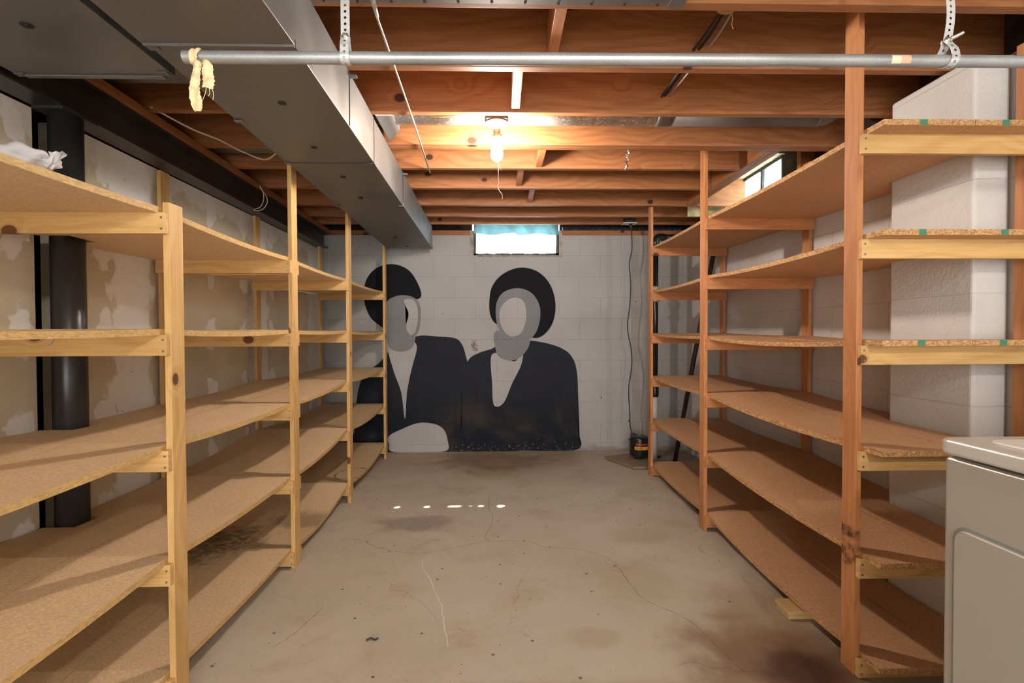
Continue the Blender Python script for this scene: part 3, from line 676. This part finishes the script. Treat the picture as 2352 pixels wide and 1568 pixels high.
def strap(x, lab, sway=0, wing=False):
    """perforated strap: path in the Y-Z plane, wraps under the pipe and back"""
    o = empty('pipe_strap', (x, PY, 1.74), lab, 'strap', 'perforated pipe straps')
    z0 = pzf(x); r = .0142; path = []
    zz = 2.148
    while zz > z0 + .045: path.append((PY-.004, zz, sway*.008*max(0, math.sin((1.93-zz)/.13*math.pi)) if zz < 1.93 else 0)); zz -= .0066
    path += [(PY-.006, z0+.038, sway*.001), (PY-.010, z0+.030, sway*.005), (PY-.0125, z0+.022, sway*.010)]
    for i in range(0, 13):
        a = math.radians(25 - i*20); path.append((PY - r*math.cos(a), z0 + r*math.sin(a), sway*(.013 - i*.0012)))
    path += [(PY+.010, z0+.018, -.001*sway), (PY+.001, z0+.030, 0), (PY-.001, z0+.042, 0), (PY-.001, z0+.056, 0)]
    # resample evenly
    P = [Vector((x+p[2], p[0], p[1])) for p in path]; L = [0]
    for a, c in zip(P, P[1:]): L.append(L[-1] + (c-a).length)
    def at(s):
        for i in range(len(L)-1):
            if s <= L[i+1]: t = (s-L[i])/(L[i+1]-L[i]); return P[i].lerp(P[i+1], t)
        return P[-1]
    b = nb(); step = .0132; hw = .0095; n = int(L[-1]/step)
    def pt(u, s): q = at(max(0, min(L[-1], s))); return b.verts.new((q.x+u, q.y, q.z))
    for c in range(n):
        s0 = c*step; sc_ = s0+step/2
        outer = [(-hw, s0), (0, s0), (hw, s0), (hw, sc_), (hw, s0+step), (0, s0+step), (-hw, s0+step), (-hw, sc_)]
        inner = [(-.0032*k[0], .0032*k[1]) for k in ((.7071, -.7071), (0, -1), (-.7071, -.7071), (-1, 0), (-.7071, .7071), (0, 1), (.7071, .7071), (1, 0))]
        ov = [pt(*q) for q in outer]; iv = [pt(u, sc_+v) for u, v in inner]
        for i in range(8): b.faces.new((ov[i], ov[(i+1) % 8], iv[(i+1) % 8], iv[i]))
    bmesh.ops.remove_doubles(b, verts=b.verts, dist=1e-5)
    bmesh.ops.solidify(b, geom=b.faces[:], thickness=.0010)
    obj('strap_band', b, galv('strap_steel', (.60, .63, .65), 0, .4), o)
    b = nb(); zb = z0+.043; lathe(b, [(.005, -.012), (.005, -.007), (.0085, -.007), (.0085, -.004)], (x, PY, zb), 6, 'y'); lathe(b, [(.003, -.016), (.003, .008)], (x, PY, zb), 12, 'y'); lathe(b, [(.007, .002), (.007, .006)], (x, PY, zb), 6, 'y')
    if wing: tube(b, spline([(x, PY-.012, zb), (x+.012, PY-.018, zb+.004), (x+.020, PY-.024, zb+.008)], 4), [.005, .005, .0045, .0045, .004, .004, .004, .004, .0035], 8)
    obj('bolt', b, plain('bright_bolt', (.7, .7, .68), .25, .9), o)
strap(-.331, 'straight perforated steel strap holding the left part of the pipe')
strap(.996, 'bent perforated steel strap with a wing nut holding the pipe near the pilaster', 1, True)
ragm = plain('cream_rag', (.72, .58, .34), .9, bumps=.5, var=.2, scale=60)
rag = empty('cloth_rag', (-.64, PY, 1.63), 'frayed cream rag strip knotted around the left end of the pipe', 'rag')
def ribbon(b, pts, w, th=.003, fray=0, wdir=(1, 0, 0), tw=0):
    """cloth strip along pts, with thickness and ragged edges"""
    P = spline(pts, 8); n = len(P); rows = []
    for i, p in enumerate(P):
        t = i/(n-1); d = (P[min(i+1, n-1)]-P[max(0, i-1)]).normalized(); wv = Vector(wdir); wv = (wv - wv.dot(d)*d).normalized()
        wv = Matrix.Rotation(tw*t, 3, d) @ wv; nn = d.cross(wv)
        ww = (w(t) if callable(w) else w)/2; row = []
        for j in range(7):
            u = -1 + 2*j/6; fr = (random.random()-.5)*fray if j in (0, 6) else 0
            row.append(p + wv*(u*ww+fr) + nn*(.0022*math.sin(u*4 + t*9)))
        rows.append(row)
    F_ = [[b.verts.new(q) for q in r] for r in rows]
    for r0, r1 in zip(F_, F_[1:]):
        for j in range(6): f = b.faces.new((r0[j], r0[j+1], r1[j+1], r1[j])); f.smooth = True
def sol(b, t): bmesh.ops.solidify(b, geom=b.faces[:], thickness=t); return b
zc = pzf(-.64); b = nb()
loop = [(-.648+.008*math.sin(a*.5), PY - .0162*math.cos(a), zc + .0165*math.sin(a)) for a in [math.radians(-100+i*40) for i in range(10)]]
ribbon(b, loop, .017, fray=.003); sol(b, .0025); obj('loop', b, ragm, rag)
b = nb(); lathe(b, [(.001, -.010), (.007, -.006), (.0085, 0), (.007, .005), (.001, .009)], (-.640, PY-.014, zc-.022), 12); obj('knot', b, ragm, rag)
b = nb(); ribbon(b, [(-.640, PY-.014, zc-.020), (-.643, PY-.018, zc-.045), (-.645, PY-.018, zc-.080), (-.643, PY-.016, zc-.105), (-.641, PY-.015, zc-.122)], lambda t: .010+.014*min(1, t*3)-.006*max(0, t-.85)*6, fray=.0025, tw=.15); sol(b, .0025); obj('tail', b, ragm, rag)
b = nb(); ribbon(b, [(-.640, PY-.012, zc-.022), (-.632, PY-.008, zc-.018), (-.624, PY-.008, zc-.026), (-.622, PY-.008, zc-.050), (-.623, PY-.009, zc-.070)], lambda t: .010+.012*min(1, t*2.5), fray=.003, tw=-.3); sol(b, .0025)
for dx in (-.006, 0, .005): tube(b, spline([(-.620+dx, PY-.009, zc-.070), (-.618+dx*1.6, PY-.010, zc-.082), (-.622+dx*2, PY-.010, zc-.088-abs(dx)*1.5)], 4), .0008, 5)
obj('tail', b, ragm, rag)

# ------------------------------------------------------------------ wires, rods and small things under the joists
b = nb(); tube(b, [(-.365, 1.12, 2.139), (-.376, 1.55, 2.139), (-.398, 2.45, 2.139), (-.424, 3.14, 2.139)], .0042, 10); tube(b, [(-.3695, 1.53, 2.139), (-.376, 1.60, 2.139)], .0062, 10)
obj('thin_conduit', b, plain('painted_rod', (.36, .31, .27), .4, .3), label='long thin pale metal rod under the joists between duct and bulb', cat='rod')
cb = empty('cable_bundle', (.74, 1.9, 2.2), 'bundle of black cables passing through the joists at the upper right', 'cable')
blk = plain('black_rubber', (.018, .018, .018), .5); gry = plain('grey_cable', (.30, .27, .25), .5)
for k, (dx, dz, mm, y1) in enumerate(((0, 0, blk, 2.31), (.014, .004, blk, 2.31), (.034, .003, gry, 2.31), (.008, .014, gry, 2.31))):
    b = nb(); tube(b, spline([(.715+dx*.6, 1.30, 2.215+dz), (.728+dx, 1.55, 2.216+dz), (.738+dx*1.4, 1.80, 2.218+dz), (.733+dx*1.5, 1.93, 2.218+dz), (.739+dx*1.2, 2.15, 2.224+dz), (.740+dx, y1, 2.226+dz)], 8), .0055 if mm is blk else .004, 10); obj('cable', b, mm, cb)
b = nb()
for a in range(3): tube(b, [(.745 + .030*math.cos(t), 1.66+a*.006+.004*math.sin(t), 2.220 + .020*math.sin(t)) for t in [i*math.pi/8 for i in range(17)]], .0016, 6, cap=False)
tube(b, spline([(.765, 1.665, 2.203), (.768, 1.665, 2.185), (.765, 1.665, 2.165), (.770, 1.665, 2.15)], 5), .0012, 5)
obj('twine', b, plain('tan_twine', (.50, .30, .15), .9), cb)
b = nb(); N = 16
for i in range(N):
    t = i/(N-1); z = 2.146 - .105*t; y = 2.765 - .004; w = .013+.004*math.sin(t*9); x = .700 - .012*t + .003*math.sin(t*17)
    r = [b.verts.new((x-w/2, y-.004*random.random(), z)), b.verts.new((x, y-.012*random.random(), z)), b.verts.new((x+w/2, y-.004*random.random(), z))]
    if i:
        for j in range(2): b.faces.new((pr[j], pr[j+1], r[j+1], r[j]))
    pr = r
sol(b, .0012); obj('foil_strip', b, plain('crumpled_foil', (.75, .75, .75), .15, 1), label='crumpled silver foil strip hanging from the doubled joist right of the bulb', cat='foil')
b = nb(); tube(b, spline([(-1.54, 2.30, 2.16), (-1.451, 2.45, 2.125), (-1.38, 2.55, 2.112), (-1.341, 2.70, 2.108), (-1.273, 2.80, 2.10), (-1.17, 2.72, 2.11), (-1.05, 2.62, 2.14)], 8), .0045, 8)
obj('white_cable', b, plain('ivory_cable', (.62, .50, .38), .5), label='ivory cable sagging in the dark joist bay left of the main duct', cat='cable')
b = nb(); tube(b, spline([(-1.53, 3.30, 2.10), (-1.525, 3.33, 2.07), (-1.535, 3.36, 2.03), (-1.56, 3.37, 1.985), (-1.60, 3.36, 1.964)], 7), .003, 7); tube(b, spline([(-1.545, 3.34, 2.10), (-1.535, 3.40, 2.06), (-1.54, 3.42, 2.02), (-1.57, 3.41, 1.975), (-1.61, 3.38, 1.963)], 7), .003, 7)
obj('wire_loop', b, MATS['ivory_cable'], label='pair of thin pale wires looped down the face of the steel beam', cat='wire')
b = nb(); tube(b, spline([(-.33, 2.40, 2.20), (-.30, 2.38, 2.165), (-.24, 2.37, 2.158), (-.18, 2.38, 2.17), (-.15, 2.40, 2.20)], 6), .004, 8)
obj('wire_loop', b, plain('tan_wire', (.62, .40, .24), .5), label='tan wire loop under the round duct left of the bulb', cat='wire')

# ------------------------------------------------------------------ back corner: outlet, cord, pump, pipes
OX, OY = 1.180, 4.60
ob = empty('ceiling_outlet', (OX, OY, 2.14), 'outlet box with beige cover plate under the last joist near the pump cord', 'outlet')
obj('outlet_box', bx(OX-.045, OX+.045, OY-.045, OY+.045, 2.148, 2.20), blk, ob)
obj('cover_plate', bx(OX-.062, OX+.062, OY-.04, OY+.05, 2.140, 2.1475), plain('beige_plastic', (.55, .50, .42), .4), ob, bev=.002)
pump = empty('sump_pump', (1.30, 4.50, 0), 'black pedestal sump pump with red and yellow labels in the far right corner', 'pump')
PX, PYY = 1.253, 4.52; pb = plain('glossy_black_housing', (.012, .012, .013), .3)
b = nb(); lathe(b, [(.075, .050), (.085, .056), (.088, .070), (.088, .200), (.086, .212), (.078, .222), (.05, .226)], (PX, PYY, 0), 40); obj('motor_housing', b, pb, pump)
b = nb(); lathe(b, [(.020, .026), (.034, .028), (.034, .040), (.028, .050)], (PX-.01, PYY, 0), 20); obj('pedestal_neck', b, pb, pump)
obj('switch_box', bx(PX-.085, PX-.040, PYY-.045, PYY, .222, .252), blk, pump, bev=.004)
def curved_label(x0a, x1a, z0, z1, mat, nm, r=.0888):
    b = nb(); rows = []
    for i in range(9):
        a = math.radians(x0a + (x1a-x0a)*i/8); rows.append([b.verts.new((PX + r*math.sin(a), PYY - r*math.cos(a), z)) for z in (z0, z1)])
    for r0, r1 in zip(rows, rows[1:]): b.faces.new((r0[0], r1[0], r1[1], r0[1]))
    sol(b, .0004); obj(nm, b, mat, pump)
curved_label(-38, 38, .158, .172, plain('red_label', (.55, .03, .04), .5), 'label'); curved_label(-44, 38, .116, .146, plain('yellow_label', (.75, .36, .03), .5), 'label')
for z in (.137, .130, .123): curved_label(-38, 2, z, z+.003, blk, 'label_text', .0896)
cord = spline([(OX+.012, OY-.005, 2.14), (OX+.015, OY-.02, 2.05), (OX+.02, OY-.01, 1.9), (OX, OY, 1.78), (OX+.012, OY, 1.6), (OX+.004, OY, 1.4), (OX-.02, OY-.01, 1.2), (OX+.012, OY-.02, 1.0), (OX+.014, OY-.03, .85), (OX-.018, OY-.05, .65), (OX-.012, OY-.06, .45), (OX-.01, OY-.07, .32), (OX+.008, OY-.08, .245), (OX+.03, OY-.09, .225)], 8)
b = nb(); tube(b, cord, .0052, 8); tube(b, [(OX+.012, OY-.005, 2.14), (OX+.012, OY-.006, 2.10)], [.016, .010], 10); obj('power_cord', b, blk, pump)
FX, FY = 1.135, 4.42
b = nb(); tube(b, [(FX, FY, .028), (FX, FY, .39)], .002, 8); obj('float_rod', b, NAIL, pump)
for z in (.38, .215):
    b = nb(); lathe(b, [(.002, z-.010), (.008, z-.006), (.009, z), (.008, z+.006), (.002, z+.010)], (FX, FY, 0), 12); obj('float_stop', b, blk, pump)
b = nb(); prism(b, [(.955, 4.60), (1.125, 4.235), (1.36, 4.235), (1.46, 4.34), (1.46, 4.64), (1.2, 4.70)], .004, .026, 'xy'); obj('sump_cover', b, wood('dull', 'x'), bev=.002, label='worn plywood board covering the sump pit under the pump', cat='board')
b = nb(); tube(b, [(1.405, 4.50, .034), (1.455, 4.56, .034)], .008, 8); obj('steel_bar', b, blk, label='short dark bar lying on the plywood sump cover', cat='bar')
dp = empty('drain_pipe', (1.37, 4.45, 0), 'black and white plastic discharge pipe rising behind the far right post', 'pipe')
QX, QY = 1.375, 4.47
bp = plain('black_plastic_pipe', (.012, .013, .014), .28); wp_ = plain('white_plastic_pipe', (.60, .57, .52), .4)
b = nb(); tube(b, [(QX-.005, QY, .027), (QX, QY, .60)], .027, 20); obj('white_pipe', b, wp_, dp)
b = nb(); tube(b, [(QX, QY, .585), (QX, QY, .60), (QX, QY, .665), (QX, QY, .68)], [.030, .034, .034, .030], 20); obj('coupling', b, bp, dp)
b = nb(); tube(b, [(QX, QY, .66), (QX+.004, QY, 1.96)], .026, 20); obj('black_pipe', b, bp, dp)
for z, h in ((1.515, .045), (1.425, .030)):
    b = nb(); lathe(b, [(.028, z), (.040, z+.002), (.040, z+h-.002), (.028, z+h)], (QX+.003, QY, 0), 24); obj('coupling', b, plain('beige_coupling', (.55, .44, .32), .4), dp)
b = nb(); el = [(QX+.004, QY, 1.90), (QX+.004, QY, 1.95)] + [(QX+.004+.05*(1-math.cos(a)), QY+.02*(1-math.cos(a)), 1.95+.05*math.sin(a)) for a in [i*math.pi/12 for i in range(1, 7)]] + [(QX+.10, QY+.04, 2.0)]
tube(b, el, .033, 20); obj('elbow', b, bp, dp)
b = nb(); tube(b, [(QX+.08, QY+.032, 2.0), (XR-.03, QY+.16, 2.03)], .026, 20); obj('black_pipe', b, bp, dp)
b = nb(); tube(b, [(1.524, 4.393, .0), (1.785, 4.21, 1.80)], .019, 16); obj('iron_pipe', b, plain('rusty_dark_pipe', (.05, .030, .025), .5, .3, var=.3), label='dark rusty pipe leaning in the corner behind the right shelves', cat='pipe')

# ------------------------------------------------------------------ curtain
cw = cloth('pale_curtain_cloth', (.80, .92, .95), .75); cv = cloth('blue_green_valance', (.22, .42, .45), .25)
cur = empty('window_curtain', (.16, 4.957, 1.93), 'thin white curtain with blue green valance over the far wall window', 'curtain')
holes = [(-.215, .018, .014), (-.10, .0, .0), (-.02, .030, .012), (.17, .10, .022), (.345, .040, .016), (.475, .045, .022)]
b = nb(); N = 150; rows = []
for i in range(N+1):
    x = -.226 + (.555+.226)*i/N; zb = 1.926 + .002*math.sin(x*31)
    for hx, hw_, hh in holes:
        if hw_ and abs(x-hx) < hw_/2: zb += hh*(1-(2*abs(x-hx)/hw_)**2) + .006
    row = []
    for j in range(15):
        t = j/14; z = zb + (2.29-zb)*t; yy = 4.957 + .006*math.sin(x*38+1.2*math.sin(t*4)) + .004*math.sin(x*90+t*7) + .003*math.sin(t*11+x*13)
        row.append(b.verts.new((x, yy, z)))
    rows.append(row)
for r0, r1 in zip(rows, rows[1:]):
    for j in range(14): f = b.faces.new((r0[j], r1[j], r1[j+1], r0[j+1])); f.smooth = True
obj('panel', b, cw, cur)
b = nb(); rows = []
for i in range(N+1):
    x = -.245 + .82*i/N; zb = 2.112 + .008*math.sin(x*21) + (.010 if abs(x-.14) < .03 else 0)
    rows.append([b.verts.new((x, 4.945 + .005*math.sin(x*70 + j) - .002*j, zb + (2.24-zb)*j/6)) for j in range(7)])
for r0, r1 in zip(rows, rows[1:]):
    for j in range(6): f = b.faces.new((r0[j], r1[j], r1[j+1], r0[j+1])); f.smooth = True
obj('valance', b, cv, cur)

# ------------------------------------------------------------------ mural: plain generic two-figure painting (wall plane coordinates)
def W2(x, y): return ((x-1148)/236.0, 1.157+(764-y)/236.0)
def pshape(px, layer, smooth=True, k=8):
    pts = [Vector((*W2(*p), 0)) for p in px]
    if smooth: pts = cspline(pts, k)
    b = nb(); prism(b, [(p.x, p.y) for p in pts], YB-.0012*layer-.0008, YB-.0012*(layer-1)-.0002 if layer > 1 else YB+.001, 'xz'); bmesh.ops.triangulate(b, faces=[f for f in b.faces if len(f.verts) > 4]); return b
M_D = blockwall('mural_charcoal', 0, (.022, .025, .037), mural='dark', pit=False)
M_K = blockwall('mural_black', 0, (.009, .010, .014), mural='plain', pit=False)
M_G = blockwall('mural_grey', 0, (.23, .24, .26), mural='plain', pit=False); M_L = blockwall('mural_light', 0, (.44, .44, .45), mural='plain', pit=False)
mu = empty('wall_mural', (-.3, YB, 0), 'large black and grey painted mural of two plain figures on the far wall', 'mural')
def ell(cx, cy, rx, ry, n=12, ph=0): return [(cx+rx*math.cos(2*math.pi*i/n+ph), cy+ry*math.sin(2*math.pi*i/n+ph)) for i in range(n)]
f1 = obj('painted_figure', pshape([(812, 1036), (816, 980), (822, 905), (838, 858), (872, 832), (900, 800), (930, 782), (965, 770), (1005, 772), (1045, 776), (1062, 792), (1072, 826), (1085, 880), (1090, 960), (1090, 1036), (950, 1037)], 1), M_D, mu)
f2 = obj('painted_figure', pshape([(1070, 1036), (1060, 960), (1060, 880), (1075, 828), (1100, 810), (1132, 800), (1150, 790), (1200, 782), (1245, 786), (1290, 800), (1315, 822), (1326, 860), (1328, 930), (1328, 990), (1326, 1034), (1200, 1036)], 2), M_D, mu)
obj('shirt', pshape([(893, 800), (912, 794), (930, 800), (950, 784), (958, 800), (945, 850), (935, 900), (930, 960), (922, 900), (905, 850)], 3), M_L, f1)
obj('neck', pshape([(893, 740), (950, 740), (952, 790), (928, 806), (895, 795)], 4), M_G, f1)
obj('hair', pshape([(840, 690), (844, 645), (868, 616), (905, 607), (940, 620), (962, 652), (968, 682), (940, 690), (905, 700), (892, 725), (888, 752), (872, 745), (852, 725)], 5), M_K, f1)
obj('face', pshape([(893, 690), (920, 678), (950, 682), (966, 700), (967, 735), (960, 765), (940, 778), (915, 770), (896, 745), (888, 715)], 6), M_G, f1)
obj('face_highlight', pshape([(930, 690), (950, 688), (960, 705), (961, 735), (955, 760), (944, 768), (934, 750), (940, 720)], 7), M_L, f1)
obj('sleeve', pshape([(893, 1000), (920, 985), (960, 970), (995, 972), (1018, 985), (1027, 1010), (1024, 1034), (960, 1037), (900, 1035), (893, 1020)], 3), M_L, f1)
obj('shirt', pshape([(1128, 818), (1150, 812), (1180, 830), (1200, 812), (1196, 840), (1176, 880), (1156, 925), (1134, 930), (1130, 880)], 3), M_L, f2)
obj('neck', pshape([(1140, 760), (1210, 775), (1212, 800), (1185, 826), (1150, 822), (1138, 800)], 4), M_G, f2)
obj('hair', pshape([(1124, 700), (1130, 660), (1155, 630), (1195, 615), (1235, 624), (1264, 654), (1276, 698), (1270, 740), (1250, 768), (1225, 776), (1180, 760), (1142, 745), (1128, 728)], 5), M_K, f2)
obj('face', pshape([(1140, 700), (1156, 672), (1190, 662), (1222, 674), (1240, 705), (1238, 745), (1222, 775), (1190, 788), (1160, 776), (1142, 745)], 6), M_G, f2)
obj('face_highlight', pshape([(1148, 715), (1165, 690), (1190, 684), (1206, 700), (1208, 735), (1196, 765), (1172, 772), (1152, 750)], 7), M_L, f2)

# ------------------------------------------------------------------ floor things
def ribbon_floor(pts, w, mat, name):
    P = spline([(x, y, 0) for x, y in pts], 6); b = nb(); rows = []; n = len(P)
    for i, p in enumerate(P):
        d = (P[min(i+1, n-1)]-P[max(0, i-1)]).normalized(); nn = Vector((-d.y, d.x, 0)); ww = w*(.5+.8*random.random())
        j = nn*(random.random()-.5)*w*1.5
        rows.append([b.verts.new(p + nn*ww/2 + j + Vector((0, 0, .0004))), b.verts.new(p - nn*ww/2 + j + Vector((0, 0, .0004)))])
    for r0, r1 in zip(rows, rows[1:]): b.faces.new((r0[0], r0[1], r1[1], r1[0]))
    sol(b, .0003); obj(name, b, mat, FLOOR)
ck = plain('crack_line', (.14, .10, .07), .9)
ribbon_floor([(-.40, 2.60), (-.379, 2.473), (-.341, 2.397), (-.259, 2.169), (-.234, 2.045), (-.193, 1.863)], .005, plain('chalk_scratch', (.70, .66, .60), .8), 'scratch')
ribbon_floor([(-.908, 2.857), (-.79, 2.84), (-.676, 2.75), (-.522, 2.676), (-.393, 2.66), (-.214, 2.74), (-.065, 2.804), (.15, 2.785), (.227, 2.726), (.383, 2.693), (.492, 2.632), (.567, 2.533), (.581, 2.432), (.608, 2.205), (.662, 2.112), (.72, 2.054), (.77, 1.96), (.80, 1.80), (.83, 1.68)], .0022, ck, 'crack')
ribbon_floor([(-.082, 3.57), (-.076, 3.307), (-.05, 3.205), (-.059, 3.02), (-.088, 2.869), (-.065, 2.804)], .0022, ck, 'crack')
ribbon_floor([(-.75, 2.15), (-.78, 2.02), (-.80, 1.95), (-.84, 1.87)], .002, ck, 'crack')
wbk = empty('wood_block', (1.22, 2.03, 0), 'two stacked short wood offcuts on the floor at the right shelf foot', 'wood block')
o1 = nb(); box(o1, 1.158, 1.285, 1.995, 2.085, .0, .019); obj('lower_piece', o1, wood('pale', 'x'), wbk, bev=.002)
o1 = nb(); box(o1, 1.150, 1.275, 1.985, 2.090, .0195, .037); obj('upper_piece', o1, wood('pale', 'x'), wbk, bev=.003)
b = nb(); cw2 = Vector((-.485, 1.905, .004)); pts = [cw2+Vector((-.022, -.004, 0)), cw2+Vector((-.006, .004, .003)), cw2+Vector((.012, -.002, 0)), cw2+Vector((.02, .006, .002))]
tube(b, spline(pts, 4), .0035, 6); obj('debris_scrap', b, plain('dark_scrap', (.05, .045, .04), .8), label='tiny dark scrap lying on the open concrete floor left of centre', cat='debris')

b = nb(); tube(b, spline([(-1.345, 1.548, 1.138), (-1.340, 1.546, 1.150), (-1.332, 1.545, 1.146), (-1.338, 1.545, 1.134), (-1.352, 1.544, 1.122)], 6), .0016, 6)
obj('string_loop', b, MATS['white_string'], label='tiny white string loop hanging on a left shelf bearer near the steel post', cat='string')
b = nb(); box(b, -1.64, -1.56, 1.52, 1.60, .8275, .834); obj('wood_scrap', b, wood('pale', 'x'), bev=.001, label='thin wood scrap lying at the back of the left shelf at the picture edge', cat='wood strip')
# bag on the left top shelf
def bag():
    b = nb(); bmesh.ops.create_icosphere(b, subdivisions=4, radius=1)
    for v in b.verts:
        p = v.co.copy(); n = math.sin(p.x*5+p.y*3)*math.cos(p.y*6-p.z*4)*.10 + math.sin(p.x*13+p.z*11)*.035
        v.co = Vector((-1.135 + p.x*.085*(1+n), 1.225 + p.y*.075*(1+n), 1.540 + .029 + max(-1, p.z)*.029*(1+n*2)))
        if v.co.z < 1.5412: v.co.z = 1.5412
    for f in b.faces: f.smooth = True
    return b
pbm = cloth('white_plastic_film', (.80, .80, .84), .25)
bg_ = empty('plastic_bag', (-1.13, 1.23, 1.541), 'crumpled white plastic bag on the top shelf at far left', 'bag')
obj('body', bag(), pbm, bg_)
b = nb(); ribbon(b, [(-1.06, 1.225, 1.548), (-1.045, 1.225, 1.560), (-1.03, 1.225, 1.578), (-1.022, 1.226, 1.584)], lambda t: .012+.014*t, fray=.001, wdir=(.3, 1, .3)); ribbon(b, [(-1.06, 1.225, 1.550), (-1.046, 1.228, 1.570), (-1.052, 1.232, 1.588)], .018, wdir=(1, .5, 0)); sol(b, .001); obj('handle', b, pbm, bg_)

# ------------------------------------------------------------------ washing machine
en = plain('shaded_white_enamel', (.36, .335, .295), .28); WX, WY0, WY1, WT = .985, .42, 1.100, .922  # white enamel darkened, shade on the cabinet sides painted in
wm = empty('washing_machine', (WX+.33, .76, 0), 'white enamel washing machine cut off at the lower right edge', 'washing machine')
obj('cabinet', bx(WX, WX+.68, WY0, WY1, .015, WT-.040), en, wm, bev=.010, bseg=4)
b = nb(); prism(b, rrect(WX-.012, WX+.69, WY0-.006, WY1+.008, .028), WT-.033, WT, 'xy'); obj('top_panel', b, plain('lit_enamel_top', (.52, .50, .47), .25), wm, bev=.008, bseg=4)  # same enamel in a lighter copy, painted as the lit top
b = nb(); prism(b, rrect(WX+.045, WX+.52, WY0+.05, WY1-.045, .03), WT-.002, WT+.004, 'xy'); obj('lid', b, plain('white_enamel_lid', (.80, .80, .80), .25), wm, bev=.003)
b = nb(); prism(b, rrect(WY0+.032, WY1-.032, .06, .735, .030, 8), WX-.007, WX+.004, 'yz'); obj('front_panel', b, en, wm, bev=.006, bseg=4)
b = nb(); prism(b, rrect(WY0+.026, WY1-.026, .054, .741, .036, 8), WX-.0012, WX+.002, 'yz'); obj('front_panel_gap', b, plain('gap_grey', (.22, .25, .22), .5), wm)
obj('control_console', bx(WX+.56, WX+.68, WY0+.01, WY1-.01, WT+.001, WT+.13), en, wm, bev=.015, bseg=4)
b = nb()
for x in (WX+.06, WX+.62):
    for y in (WY0+.06, WY1-.06): lathe(b, [(.018, 0), (.018, .015)], (x, y, 0), 12)
obj('feet', b, blk, wm)
